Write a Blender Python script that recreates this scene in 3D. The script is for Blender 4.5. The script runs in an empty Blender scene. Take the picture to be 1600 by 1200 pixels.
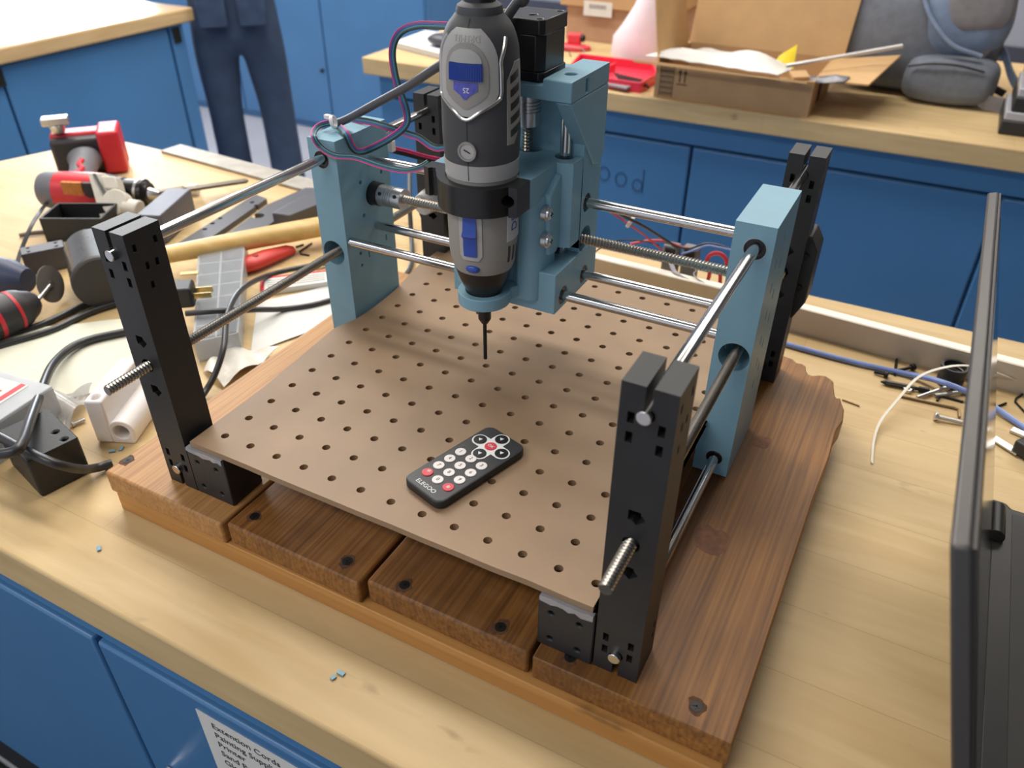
import bpy, bmesh, math, random
from mathutils import Vector, Matrix
random.seed(7)
scene = bpy.context.scene
COL = scene.collection
MM = 0.001
def lin(c):
    return tuple(((v/255)/12.92 if v/255 <= 0.04045 else (((v/255)+0.055)/1.055)**2.4) for v in c)

# ------------------------------------------------------------------ camera
CAM = Vector((412.1, -316.3, 470.8))                      # millimetres, bench top is z = 0
CROT = Matrix(((0.8834244, -0.2716459, 0.3817981), (0.4685491, 0.5037774, -0.7257204), (0.0047977, 0.8200102, 0.5723287)))
FPX = 1243.3
cd = bpy.data.cameras.new('camera'); cam = bpy.data.objects.new('camera', cd); COL.objects.link(cam)
cam.matrix_world = Matrix.Translation(CAM*MM) @ CROT.to_4x4()
cd.sensor_width = 36; cd.lens = FPX/1600*36; cd.clip_start = 0.01; cd.clip_end = 100
cd.dof.use_dof = True; cd.dof.focus_distance = 0.58; cd.dof.aperture_fstop = 9.0
scene.camera = cam
def ray(px, py):
    return CROT @ Vector(((px-800)/FPX, -(py-600)/FPX, -1))
def gz(px, py, z=0.0):                                    # point of the plane z = const seen at that pixel
    d = ray(px, py); return CAM + d*((z-CAM.z)/d.z)
def gx(px, py, x):
    d = ray(px, py); return CAM + d*((x-CAM.x)/d.x)
def gy(px, py, y):
    d = ray(px, py); return CAM + d*((y-CAM.y)/d.y)

# ------------------------------------------------------------------ light
w = bpy.data.worlds.new('room_light'); scene.world = w; w.use_nodes = True
w.node_tree.nodes['Background'].inputs[0].default_value = (0.80, 0.86, 1.0, 1)
w.node_tree.nodes['Background'].inputs[1].default_value = 0.75
def area(name, loc, rot, sx, sy, power, col):
    l = bpy.data.lights.new(name, 'AREA'); l.shape = 'RECTANGLE'; l.size = sx; l.size_y = sy; l.energy = power; l.color = col
    o = bpy.data.objects.new(name, l); COL.objects.link(o); o.location = loc; o.rotation_euler = rot
    return o
area('ceiling_lamp', (-0.75, 0.95, 1.85), (0, 0, 0), 2.4, 0.35, 44, (1.0, 0.96, 0.90))
area('ceiling_lamp', (-2.2, 1.6, 1.85), (0, 0, 0), 2.4, 0.6, 50, (1.0, 0.96, 0.90))
area('ceiling_lamp', (0.3, 3.0, 1.85), (0, 0, 0), 2.4, 0.6, 46, (1.0, 0.94, 0.85))
area('ceiling_lamp', (-0.9, -1.3, 1.85), (0, 0, 0), 2.4, 0.35, 30, (1.0, 0.96, 0.90))
area('window_daylight', (-7.7, 5.7, 1.15), (math.radians(90), 0, math.radians(-127)), 1.7, 1.5, 280, (0.86, 0.93, 1.0))
vs = scene.view_settings
vs.view_transform = 'Standard'; vs.look = 'None'; vs.exposure = 0.02; vs.gamma = 1.0; vs.use_curve_mapping = False

# ------------------------------------------------------------------ materials
MATS = {}
def nodes_of(name):
    m = bpy.data.materials.new(name); m.use_nodes = True
    return m, m.node_tree, m.node_tree.nodes['Principled BSDF']
def mat(name, rgb, rough=0.5, metal=0.0, var=0.06, scale=60, bump=0.0, bscale=400, spec=0.5, trans=0.0, alpha=1.0, coat=0.0, stretch=None):
    if name in MATS: return MATS[name]
    m, t, b = nodes_of(name); N, L = t.nodes, t.links
    b.inputs['Roughness'].default_value = rough; b.inputs['Metallic'].default_value = metal
    b.inputs['Specular IOR Level'].default_value = spec; b.inputs['Transmission Weight'].default_value = trans
    b.inputs['Alpha'].default_value = alpha; b.inputs['Coat Weight'].default_value = coat
    tc = N.new('ShaderNodeTexCoord'); mp = N.new('ShaderNodeMapping'); L.new(tc.outputs['Object'], mp.inputs[0])
    if stretch: mp.inputs['Scale'].default_value = stretch
    n = N.new('ShaderNodeTexNoise'); n.inputs['Scale'].default_value = scale; n.inputs['Detail'].default_value = 5; L.new(mp.outputs[0], n.inputs['Vector'])
    cr = N.new('ShaderNodeValToRGB'); c = lin(rgb)
    cr.color_ramp.elements[0].position = 0.3; cr.color_ramp.elements[1].position = 0.7
    cr.color_ramp.elements[0].color = tuple(max(0, v*(1-var)) for v in c)+(1,); cr.color_ramp.elements[1].color = tuple(min(1, v*(1+var)) for v in c)+(1,)
    L.new(n.outputs['Fac'], cr.inputs[0]); L.new(cr.outputs[0], b.inputs['Base Color'])
    if bump:
        n2 = N.new('ShaderNodeTexNoise'); n2.inputs['Scale'].default_value = bscale; n2.inputs['Detail'].default_value = 3; L.new(mp.outputs[0], n2.inputs['Vector'])
        bp = N.new('ShaderNodeBump'); bp.inputs['Strength'].default_value = bump; bp.inputs['Distance'].default_value = 0.0006
        L.new(n2.outputs['Fac'], bp.inputs['Height']); L.new(bp.outputs[0], b.inputs['Normal'])
    MATS[name] = m; return m
def wood(name, a, c, d, axis=1, rough=0.5, scale=9.0, squash=0.06, stain=0.35, ring=0.0, spec=0.4, stain_scale=6.0, block=None):
    """grain stretched along one axis, with blotchy stains; block adds the laminated strips of a butcher-block top"""
    if name in MATS: return MATS[name]
    m, t, b = nodes_of(name); N, L = t.nodes, t.links
    b.inputs['Roughness'].default_value = rough; b.inputs['Specular IOR Level'].default_value = spec
    tc = N.new('ShaderNodeTexCoord'); mp = N.new('ShaderNodeMapping'); s = [1, 1, 1]; s[axis] = squash
    mp.inputs['Scale'].default_value = s; L.new(tc.outputs['Object'], mp.inputs[0])
    n = N.new('ShaderNodeTexNoise'); n.inputs['Scale'].default_value = scale*12; n.inputs['Detail'].default_value = 7; n.inputs['Distortion'].default_value = 0.5; L.new(mp.outputs[0], n.inputs['Vector'])
    wv = N.new('ShaderNodeTexWave'); wv.inputs['Scale'].default_value = scale*4; wv.inputs['Distortion'].default_value = 9; wv.inputs['Detail'].default_value = 3; wv.inputs['Detail Scale'].default_value = 1.2
    wv.bands_direction = 'X' if axis != 0 else 'Y'; L.new(mp.outputs[0], wv.inputs['Vector'])
    mx = N.new('ShaderNodeMix'); mx.data_type = 'FLOAT'; mx.inputs[0].default_value = ring; L.new(n.outputs['Fac'], mx.inputs[2]); L.new(wv.outputs['Fac'], mx.inputs[3])
    cr = N.new('ShaderNodeValToRGB'); e = cr.color_ramp.elements
    e[0].position = 0.28; e[0].color = lin(a)+(1,); e[1].position = 0.72; e[1].color = lin(c)+(1,); L.new(mx.outputs[0], cr.inputs[0])
    ns = N.new('ShaderNodeTexNoise'); ns.inputs['Scale'].default_value = stain_scale; ns.inputs['Detail'].default_value = 4
    mp2 = N.new('ShaderNodeMapping'); s2 = [1, 1, 1]; s2[axis] = 0.45; mp2.inputs['Scale'].default_value = s2; L.new(tc.outputs['Object'], mp2.inputs[0]); L.new(mp2.outputs[0], ns.inputs['Vector'])
    cs = N.new('ShaderNodeValToRGB'); cs.color_ramp.elements[0].position = 0.50; cs.color_ramp.elements[0].color = (0, 0, 0, 1); cs.color_ramp.elements[1].position = 0.78; cs.color_ramp.elements[1].color = (stain,)*3+(1,)
    L.new(ns.outputs['Fac'], cs.inputs[0])
    m2 = N.new('ShaderNodeMix'); m2.data_type = 'RGBA'; L.new(cs.outputs[0], m2.inputs[0]); L.new(cr.outputs[0], m2.inputs[6]); m2.inputs[7].default_value = lin(d)+(1,)
    out = m2.outputs[2]
    sp = N.new('ShaderNodeTexNoise'); sp.inputs['Scale'].default_value = 26; sp.inputs['Detail'].default_value = 3; sp.inputs['Roughness'].default_value = 0.7; L.new(mp2.outputs[0], sp.inputs['Vector'])
    ss = N.new('ShaderNodeValToRGB'); ss.color_ramp.elements[0].position = 0.66; ss.color_ramp.elements[0].color = (0, 0, 0, 1); ss.color_ramp.elements[1].position = 0.76; ss.color_ramp.elements[1].color = (0.55,)*3+(1,); L.new(sp.outputs['Fac'], ss.inputs[0])
    m5 = N.new('ShaderNodeMix'); m5.data_type = 'RGBA'; L.new(ss.outputs[0], m5.inputs[0]); L.new(out, m5.inputs[6]); m5.inputs[7].default_value = tuple(v*0.45 for v in lin(d))+(1,); out = m5.outputs[2]
    if block:
        br = N.new('ShaderNodeTexBrick'); br.inputs['Scale'].default_value = 1; br.inputs['Brick Width'].default_value = block[0]; br.inputs['Row Height'].default_value = block[1]
        br.inputs['Mortar Size'].default_value = 0.0006; br.inputs['Mortar Smooth'].default_value = 0.6; br.inputs['Bias'].default_value = 0
        br.inputs['Color1'].default_value = (1, 1, 1, 1); br.inputs['Color2'].default_value = (0.93, 0.92, 0.90, 1); br.inputs['Mortar'].default_value = (0.80, 0.77, 0.72, 1)
        if axis == 0: L.new(tc.outputs['Object'], br.inputs['Vector'])
        else:
            mr = N.new('ShaderNodeMapping'); mr.inputs['Rotation'].default_value = (0, 0, math.pi/2); L.new(tc.outputs['Object'], mr.inputs[0]); L.new(mr.outputs[0], br.inputs['Vector'])
        m3 = N.new('ShaderNodeMix'); m3.data_type = 'RGBA'; m3.blend_type = 'MULTIPLY'; m3.inputs[0].default_value = 1; L.new(out, m3.inputs[6]); L.new(br.outputs['Color'], m3.inputs[7]); out = m3.outputs[2]
    L.new(out, b.inputs['Base Color'])
    bp = N.new('ShaderNodeBump'); bp.inputs['Strength'].default_value = 0.25; bp.inputs['Distance'].default_value = 0.0004; L.new(n.outputs['Fac'], bp.inputs['Height']); L.new(bp.outputs[0], b.inputs['Normal'])
    MATS[name] = m; return m

blue_pla = mat('blue_plastic', (124, 166, 184), 0.42, bump=0.10, bscale=900, var=0.03)
black_pla = mat('black_plastic', (38, 38, 39), 0.48, bump=0.15, bscale=700, var=0.12)
black_gloss = mat('black_satin', (30, 30, 31), 0.32, var=0.1)
rubber = mat('dark_rubber', (70, 71, 73), 0.62, var=0.05, bump=0.05)
tool_grey = mat('tool_grey', (150, 146, 139), 0.45, var=0.03)
tool_light = mat('tool_light_grey', (176, 174, 170), 0.42, var=0.03)
tool_trim = mat('tool_silver_trim', (190, 188, 184), 0.22, metal=0.85, var=0.03)
tool_blue = mat('tool_blue', (46, 78, 168), 0.35, var=0.05)
dial_win = mat('dial_window', (82, 84, 178), 0.15, var=0.25, scale=300)
steel = mat('polished_steel', (205, 203, 200), 0.14, metal=1.0, var=0.05, scale=30)
steel_thr = mat('threaded_steel', (178, 172, 162), 0.30, metal=1.0, var=0.08)
alu = mat('machined_aluminium', (205, 205, 205), 0.30, metal=0.9, var=0.04)
screw_dark = mat('dark_screw_metal', (52, 50, 48), 0.5, metal=0.7, var=0.3)
white_pla = mat('white_plastic', (236, 230, 226), 0.45, var=0.02)
white_paint = mat('white_print', (240, 240, 238), 0.5, var=0.01)
red_key = mat('red_key', (214, 62, 74), 0.4, var=0.03)
dark_print = mat('dark_print', (60, 60, 62), 0.6, var=0.02)
cabinet_blue = mat('cabinet_blue_paint', (74, 124, 172), 0.34, var=0.05, scale=5, bump=0.05, bscale=120)
paper = mat('white_paper', (216, 214, 208), 0.7, var=0.02)
cable_grey = mat('grey_cable', (76, 77, 80), 0.45, var=0.05)
cable_black = mat('black_cable', (46, 46, 47), 0.38, var=0.08)
card = mat('cardboard', (190, 152, 108), 0.75, var=0.05, scale=25, bump=0.1, bscale=200)
card_in = mat('cardboard_inside', (198, 160, 112), 0.75, var=0.05, scale=25)
bench_wood = wood('bench_maple', (202, 173, 124), (220, 193, 146), (178, 144, 96), axis=0, rough=0.46, scale=5, squash=0.12, stain=0.5, ring=0.04, spec=0.3, stain_scale=7.0, block=(0.9, 0.062))
bench_wood_y = wood('bench_maple_far', (204, 170, 120), (222, 190, 142), (190, 150, 100), axis=1, rough=0.22, scale=5, squash=0.10, stain=0.2, ring=0.04, block=(0.9, 0.062), spec=0.5)
plank_wood = wood('plank_wood', (110, 70, 32), (164, 112, 56), (84, 56, 34), axis=1, rough=0.48, scale=20, squash=0.03, stain=0.8, ring=0.12, stain_scale=9)
plank_light = wood('plank_wood_light', (160, 112, 64), (194, 146, 90), (128, 88, 52), axis=1, rough=0.5, scale=20, squash=0.03, stain=0.6, ring=0.12, stain_scale=7)
rail_wood = wood('rail_wood', (176, 122, 62), (204, 152, 88), (150, 100, 50), axis=0, rough=0.55, scale=9, squash=0.02, stain=0.3, ring=0.12)
handle_wood = wood('handle_wood', (204, 166, 96), (228, 194, 128), (180, 130, 70), axis=0, rough=0.4, scale=5, squash=0.2, stain=0.3, ring=0.0)
peg_mat = mat('hardboard', (152, 124, 95), 0.55, var=0.07, scale=22, bump=0.1, bscale=300)

# ------------------------------------------------------------------ geometry helpers (all lengths in millimetres)
class MB:
    def __init__(s): s.v = []; s.f = []; s.m = []
    def add(s, verts, faces, mi=0):
        o = len(s.v); s.v += [Vector(p) for p in verts]; s.f += [tuple(i+o for i in q) for q in faces]; s.m += [mi]*len(faces); return s
    def box(s, a, b, mi=0):
        x0, y0, z0 = a; x1, y1, z1 = b
        return s.add([(x0,y0,z0),(x1,y0,z0),(x1,y1,z0),(x0,y1,z0),(x0,y0,z1),(x1,y0,z1),(x1,y1,z1),(x0,y1,z1)],
                     [(0,3,2,1),(4,5,6,7),(0,1,5,4),(1,2,6,5),(2,3,7,6),(3,0,4,7)], mi)
    def obox(s, c, size, rot, mi=0):
        n = len(s.v); h = Vector(size)/2; s.box(-h, h, mi)
        for i in range(n, len(s.v)): s.v[i] = Vector(c) + rot @ s.v[i]
        return s
    def cyl(s, p0, p1, r0, r1=None, n=20, mi=0, caps=True):
        if r1 is None: r1 = r0
        return s.tube([p0, p1], [r0, r1], n, mi, caps)
    def tube(s, pts, r, n=10, mi=0, caps=True):
        pts = [Vector(p) for p in pts]; k = len(pts)
        rr = r if isinstance(r, (list, tuple)) else [r]*k
        tans = []
        for i in range(k):
            a = pts[max(0, i-1)]; b = pts[min(k-1, i+1)]; tans.append((b-a).normalized())
        t = tans[0]; up = Vector((0,0,1)) if abs(t.z) < 0.9 else Vector((1,0,0))
        u = t.cross(up).normalized(); o = len(s.v)
        for i in range(k):
            t = tans[i]; u = (u - t*u.dot(t)).normalized(); v = t.cross(u)
            for j in range(n):
                a = 2*math.pi*j/n; s.v.append(pts[i] + (u*math.cos(a)+v*math.sin(a))*rr[i])
        for i in range(k-1):
            for j in range(n):
                s.f.append((o+i*n+j, o+i*n+(j+1)%n, o+(i+1)*n+(j+1)%n, o+(i+1)*n+j)); s.m.append(mi)
        if caps:
            s.f.append(tuple(o+j for j in reversed(range(n)))); s.f.append(tuple(o+(k-1)*n+j for j in range(n))); s.m += [mi, mi]
        return s
    def loft(s, rings, mi=0, caps=True, close=True):
        n = len(rings[0]); o = len(s.v)
        for r in rings: s.v += [Vector(p) for p in r]
        for i in range(len(rings)-1):
            for j in range(n if close else n-1):
                s.f.append((o+i*n+j, o+i*n+(j+1)%n, o+(i+1)*n+(j+1)%n, o+(i+1)*n+j)); s.m.append(mi)
        if caps:
            s.f.append(tuple(o+j for j in reversed(range(n)))); s.f.append(tuple(o+(len(rings)-1)*n+j for j in range(n))); s.m += [mi, mi]
        return s
    def prism(s, poly, a, b, plane='xy', mi=0):
        """poly (list of 2d points) extruded from a to b along the axis that is missing from plane"""
        def P(p, h): return {'xy': (p[0], p[1], h), 'xz': (p[0], h, p[1]), 'yz': (h, p[0], p[1])}[plane]
        n = len(poly); o = len(s.v)
        s.v += [Vector(P(p, a)) for p in poly] + [Vector(P(p, b)) for p in poly]
        for j in range(n): s.f.append((o+j, o+(j+1)%n, o+n+(j+1)%n, o+n+j)); s.m.append(mi)
        s.f.append(tuple(o+j for j in reversed(range(n)))); s.f.append(tuple(o+n+j for j in range(n))); s.m += [mi, mi]
        return s
    def ring(s, c, axis, r_in, r_out, h, n=24, mi=0):
        ax = Vector(axis).normalized(); up = Vector((0,0,1)) if abs(ax.z) < 0.9 else Vector((1,0,0)); u = ax.cross(up).normalized(); v = ax.cross(u); c = Vector(c)
        rr = [[c+(u*math.cos(2*math.pi*j/n)+v*math.sin(2*math.pi*j/n))*r+ax*z for j in range(n)] for r, z in ((r_in, -h/2), (r_out, -h/2), (r_out, h/2), (r_in, h/2), (r_in, -h/2))]
        return s.loft(rr, mi, caps=False)
    def ball(s, c, r, sx=1, sy=1, sz=1, n=12, mi=0):
        c = Vector(c); rings = []
        for i in range(1, n//2+1):
            a = math.pi*i/(n//2+1); rings.append([c+Vector((math.cos(2*math.pi*j/n)*math.sin(a)*r*sx, math.sin(2*math.pi*j/n)*math.sin(a)*r*sy, -math.cos(a)*r*sz)) for j in range(n)])
        return s.loft(rings, mi)
    def move(s, M, start=0):
        for i in range(start, len(s.v)): s.v[i] = M @ s.v[i]
        return s
def finish(me, smooth=35):
    bm = bmesh.new(); bm.from_mesh(me); bmesh.ops.recalc_face_normals(bm, faces=bm.faces); bm.to_mesh(me); bm.free()
    if smooth:
        me.polygons.foreach_set('use_smooth', [True]*len(me.polygons)); me.set_sharp_from_angle(angle=math.radians(smooth))
    me.update()
def build(name, mb, m, parent=None, bevel=0.0, seg=2, smooth=35, cut=None, recalc=True):
    """one mesh object; vertices come in the coordinates of the thing it belongs to (world if the thing was made with world=True)"""
    off = Vector((0, 0, 0)); root = parent
    while root is not None and root.parent is not None: root = root.parent
    if root is not None and '_off' in root: off = Vector(root['_off'])
    me = bpy.data.meshes.new(name); me.from_pydata([(Vector(p)-off)*MM for p in mb.v], [], mb.f)
    ms = m if isinstance(m, (list, tuple)) else [m]
    for x in ms: me.materials.append(x)
    if len(ms) > 1: me.polygons.foreach_set('material_index', mb.m)
    finish(me, smooth)
    o = bpy.data.objects.new(name, me); COL.objects.link(o)
    if parent is not None: o.parent = parent
    if cut is not None:
        cm = bpy.data.meshes.new('c'); cm.from_pydata([(Vector(p)-off)*MM for p in cut.v], [], cut.f); finish(cm, 0)
        co = bpy.data.objects.new('c', cm); COL.objects.link(co); co.parent = parent
        bo = o.modifiers.new('b', 'BOOLEAN'); bo.operation = 'DIFFERENCE'; bo.solver = 'EXACT'; bo.use_self = True; bo.object = co
        dg = bpy.context.evaluated_depsgraph_get(); nm = bpy.data.meshes.new_from_object(o.evaluated_get(dg)); o.modifiers.clear(); o.data = nm
        bpy.data.objects.remove(co); nm.name = name
        nm.polygons.foreach_set('use_smooth', [True]*len(nm.polygons)); nm.set_sharp_from_angle(angle=math.radians(smooth or 1))
    if bevel:
        b = o.modifiers.new('bevel', 'BEVEL'); b.width = bevel*MM; b.segments = seg; b.limit_method = 'ANGLE'; b.angle_limit = math.radians(40); b.harden_normals = False
    return o
def tag(o, label, cat, group=None, kind=None):
    if label: o['label'] = label
    if cat: o['category'] = cat
    if group: o['group'] = group
    if kind: o['kind'] = kind
    return o
def thing(name, label, cat, loc=(0,0,0), rz=0.0, world=True, group=None, kind=None):
    """Empty at the thing's base; world=True: its parts are given in world millimetres, else in its own frame"""
    o = bpy.data.objects.new(name, None); COL.objects.link(o); o.empty_display_size = 0.02
    o.location = Vector(loc)*MM; o.rotation_euler.z = math.radians(rz)
    if world: o['_off'] = tuple(loc)
    return tag(o, label, cat, group, kind)
def solo(name, mb, m, label, cat, group=None, kind=None, **k):
    """a thing that is a single mesh: origin moved to the middle of its base"""
    o = build(name, mb, m, **k); me = o.data
    xs = [v.co for v in me.vertices]; c = Vector(((min(p.x for p in xs)+max(p.x for p in xs))/2, (min(p.y for p in xs)+max(p.y for p in xs))/2, min(p.z for p in xs)))
    me.transform(Matrix.Translation(-c)); o.location = c
    return tag(o, label, cat, group, kind)
def textmesh(s, size, depth=0.15, align='LEFT', spacing=1.0):
    cu = bpy.data.curves.new('t', 'FONT'); cu.body = s; cu.size = size; cu.extrude = depth/2; cu.align_x = align; cu.align_y = 'CENTER'; cu.space_line = spacing; cu.resolution_u = 3
    ob = bpy.data.objects.new('t', cu); COL.objects.link(ob); dg = bpy.context.evaluated_depsgraph_get()
    me = bpy.data.meshes.new_from_object(ob.evaluated_get(dg)); mb = MB()
    mb.add([v.co.copy() for v in me.vertices], [tuple(p.vertices) for p in me.polygons])
    bpy.data.objects.remove(ob); bpy.data.meshes.remove(me); return mb
def frame(o, x, y):                                        # matrix with local x,y along given directions
    x = Vector(x).normalized(); y = Vector(y); y = (y - x*y.dot(x)).normalized(); z = x.cross(y)
    M = Matrix((x, y, z)).transposed().to_4x4(); M.translation = Vector(o); return M
def spline(pts, n=8):
    pts = [Vector(p) for p in pts]; P = [pts[0]*2-pts[1]]+pts+[pts[-1]*2-pts[-2]]; out = []
    for i in range(1, len(P)-2):
        for k in range(n):
            t = k/n; a, b, c, d = P[i-1], P[i], P[i+1], P[i+2]
            out.append(0.5*((2*b)+(c-a)*t+(2*a-5*b+4*c-d)*t*t+(-a+3*b-3*c+d)*t**3))
    return out+[pts[-1]]
def thread(p0, p1, r, pitch=2.0, n=14, depth=0.7, sub=4):
    """helical thread as a swept surface"""
    p0 = Vector(p0); p1 = Vector(p1); L = (p1-p0).length; t = (p1-p0)/L; up = Vector((0,0,1)) if abs(t.z) < 0.9 else Vector((1,0,0)); u = t.cross(up).normalized(); v = t.cross(u)
    k = int(L/pitch*sub); rings = []
    for i in range(k+1):
        q = []
        for j in range(n):
            ph = (i/sub - j/n) % 1.0; tri = abs(ph*2-1); rad = r-depth+depth*tri; a = 2*math.pi*j/n
            q.append(p0+t*(L*i/k)+(u*math.cos(a)+v*math.sin(a))*rad)
        rings.append(q)
    return MB().loft(rings)
def rrect(w, h, r, n=5):                                    # rounded rectangle outline centred on 0
    o = []
    for cx, cy, a0 in ((w/2-r, h/2-r, 0), (-w/2+r, h/2-r, 90), (-w/2+r, -h/2+r, 180), (w/2-r, -h/2+r, 270)):
        for i in range(n+1):
            a = math.radians(a0+90*i/n); o.append((cx+r*math.cos(a), cy+r*math.sin(a)))
    return o

# ------------------------------------------------------------------ the room
FZ = -880
floor_cover = mat('grey_floor_tiles', (196, 196, 204), 0.35, var=0.06, scale=3)
wall_mat = mat('pale_wall_paint', (206, 206, 214), 0.7, var=0.02)
tag(build('floor', MB().box((-9000, -3500, FZ-40), (6500, 7000, FZ)), floor_cover), 'light grey floor seen between the benches', 'floor', kind='structure')
tag(build('wall_back', MB().box((-9000, 6600, FZ), (6500, 6700, 2000)), wall_mat), 'pale far wall behind the benches', 'wall', kind='structure')
tag(build('baseboard_back', MB().box((-9000, 6570, FZ), (6500, 6600, FZ+110)), mat('baseboard_shadow_tone', (92, 92, 104), 0.6)), 'baseboard along the far wall, darkened to paint in its shadow band', 'baseboard', kind='structure')  # dark tone stands in for the shadow band at the wall foot

tag(build('blocker_wall_right', MB().box((2500, -3500, FZ), (2600, 6600, 1950)), mat('blocker_wall_dark', (88, 88, 92), 0.8)), 'unseen wall added right of the benches to block light', 'wall', kind='structure')  # unseen dark wall, added to cut light on faces turned right
tag(build('ceiling', MB().box((-9000, -3500, 1950), (6500, 6700, 2000)), mat('ceiling_paint', (200, 200, 198), 0.8)), 'pale unseen ceiling added above the workshop to block light', 'ceiling', kind='structure')  # out of view; added to keep world light from falling from above
def slab(x0, y0, x1, y1, th=41):
    return MB().box((x0, y0, -th), (x1, y1, 0))
solo('floor_cover', MB().box((-1500, -1300, FZ+.3), (1500, -60, FZ+14)), mat('black_sheet', (34, 38, 34), .85, bump=.4), 'flat dark sheet on the floor in front of the foreground workbench', 'mat', bevel=4)  # flat dark slab covering the floor before the bench
# --- the bench that carries the machine
wb = thing('workbench', 'butcher-block workbench in the foreground carrying the router, with blue steel cabinet doors below', 'workbench', (-100, 250, FZ))
top = MB().prism([(-992, 440), (-1010, -115), (1150, -115), (1150, 625), (-928, 629)], -41, 0)
build('worktop', top, bench_wood, wb, bevel=2.5)
build('cabinet_body', MB().box((-880, -82, FZ+330), (1060, 590, -41.5)), cabinet_blue, wb, bevel=2)
build('toe_kick', MB().box((-840, -50, FZ), (1020, 560, FZ+329)), mat('dark_base', (34, 38, 42), 0.7), wb)
build('top_rail', MB().box((-880, -100, -88), (1060, -82.5, -41.5)), cabinet_blue, wb, bevel=1.5)
for x0, x1 in ((-880, -542), (-536, -99), (-93, 345), (351, 1060)):
    d = build('door', MB().box((x0, -104, -540), (x1, -83, -91)), cabinet_blue, wb, bevel=3, seg=3)
    if x0 == -93:
        h = MB().tube(spline([(-62, -104, -262), (-62, -132, -270), (-62, -134, -300), (-62, -132, -330), (-62, -104, -338)], 6), 5, 10)
        build('handle', h, alu, d)
sign = thing('paper_sign', 'printed white list of supplies stuck on the blue cabinet door', 'sign', (72, -104, -250))
build('sheet', MB().box((17, -104.6, -262), (129, -104.1, -106)), paper, sign)
lines = ['Extention Cords', 'Painting Supplies', 'Printer', 'Sand Paper', 'Gloves', 'Dremel', 'Glue']
for i, s in enumerate(lines):
    tm = textmesh(s, 10.6, 0.2).move(frame((31, -104.8, -118-i*13.2), (1, 0, 0), (0, 0, 1)))
    build('text_line', tm, dark_print, sign, smooth=0)

# --- the bench behind
b2 = thing('workbench', 'second butcher-block workbench behind the router, blue doors with hand-lettered word', 'workbench', (100, 1750, FZ))
build('worktop', slab(-905, 1367, 1300, 2107), bench_wood, b2, bevel=3)
build('cabinet_body', MB().box((-880, 1415, FZ+60), (1250, 2060, -41.5)), cabinet_blue, b2, bevel=2)
build('toe_kick', MB().box((-850, 1470, FZ), (1220, 2030, FZ+59)), mat('dark_base', (34, 38, 42), 0.7), b2)
build('top_rail', MB().box((-880, 1398, -96), (1250, 1414.5, -41.5)), cabinet_blue, b2, bevel=2)
for i, (x0, x1) in enumerate(((-880, -658), (-652, -49), (-43, 557), (563, 1160), (1166, 1250))):
    build('door', MB().box((x0, 1394, -780), (x1, 1414, -101)), cabinet_blue, b2, bevel=4, seg=3)
lett = mat('marker_ink', (28, 62, 104), 0.6)
for cx, cz, r in ((-246, -194, 16), (-203, -200, 16), (-162, -207, 14)):
    pts = [(cx+r*0.82*math.cos(a), 1393.6, cz+r*math.sin(a)) for a in [2*math.pi*k/24 for k in range(25)]]
    build('letter', MB().tube(pts, 1.2, 6), lett, b2)
build('letter_stem', MB().tube([(-149, 1393.6, -168), (-148.5, 1393.6, -195), (-149, 1393.6, -224)], 1.2, 6), lett, b2)

# --- the bench on the far left, running away from the camera
b3 = thing('workbench', 'far left workbench with glossy sunlit top and blue end panel', 'workbench', (-2150, 800, FZ))
build('worktop', slab(-2520, -300, -1780, 1652), bench_wood_y, b3, bevel=6, seg=3)
build('cabinet_body', MB().box((-2490, -260, FZ+60), (-1822, 1600, -41.5)), cabinet_blue, b3, bevel=2)
build('toe_kick', MB().box((-2460, -230, FZ), (-1850, 1570, FZ+59)), mat('dark_base', (34, 38, 42), 0.7), b3)
for y0, y1 in ((-260, 340), (348, 985), (993, 1555)):
    build('side_panel', MB().box((-1821.5, y0, FZ+80), (-1806, y1, -48)), cabinet_blue, b3, bevel=4)
build('corner_post', MB().box((-1821.5, 1562, FZ+60), (-1800, 1612, -42)), cabinet_blue, b3, bevel=3)
for y in (975, 1580):
    build('bracket', MB().box((-1806, y-14, -96), (-1794, y+14, -52)), screw_dark, b3, bevel=2)

# --- bench further back on the right and the tall blue cabinet
b4 = thing('workbench', 'distant wooden workbench at the upper right behind the backpack', 'workbench', (0, 3100, FZ))
build('worktop', slab(-700, 2760, 520, 3500, 60), bench_wood, b4, bevel=4)
for x in (-640, 440):
    build('leg', MB().box((x, 2800, FZ), (x+70, 2870, -61)), cabinet_blue, b4, bevel=3)
    build('leg', MB().box((x, 3390, FZ), (x+70, 3460, -61)), cabinet_blue, b4, bevel=3)
build('apron', MB().box((-570, 2830, -140), (440, 2850, -61)), cabinet_blue, b4)
c1 = gz(1492, 8, 0)
solo('storage_bin', MB().box((c1.x-60, c1.y-20, 0.5), (c1.x+40, c1.y+120, 60)), mat('bright_blue_plastic', (70, 140, 205), 0.45), 'small bright blue bin on the distant bench at the top right', 'bin', bevel=6)
tc_ = thing('tall_cabinet', 'tall blue steel cabinet standing behind the person in jeans', 'cabinet', (-2600, 3300, FZ))
build('body', MB().box((-3700, 3050, FZ), (-1815, 3650, 1050)), cabinet_blue, tc_, bevel=5)
for x0, x1 in ((-3690, -3060), (-3052, -2440), (-2432, -1822)):
    dd = build('door', MB().box((x0, 3030, FZ+40), (x1, 3049.5, 1040)), cabinet_blue, tc_, bevel=4)
    for zz in (-560, -150): build('bolt', MB().cyl((x1-25, 3029.5, zz), (x1-25, 3018, zz), 9, n=12), screw_dark, dd)
wd = gz(1586, 96, 0)
solo('wooden_board', MB().box((560, 1760, 0.5), (596, 2000, 420)), card, 'upright tan board standing behind the organizer boxes at the right edge', 'board', bevel=2)

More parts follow.
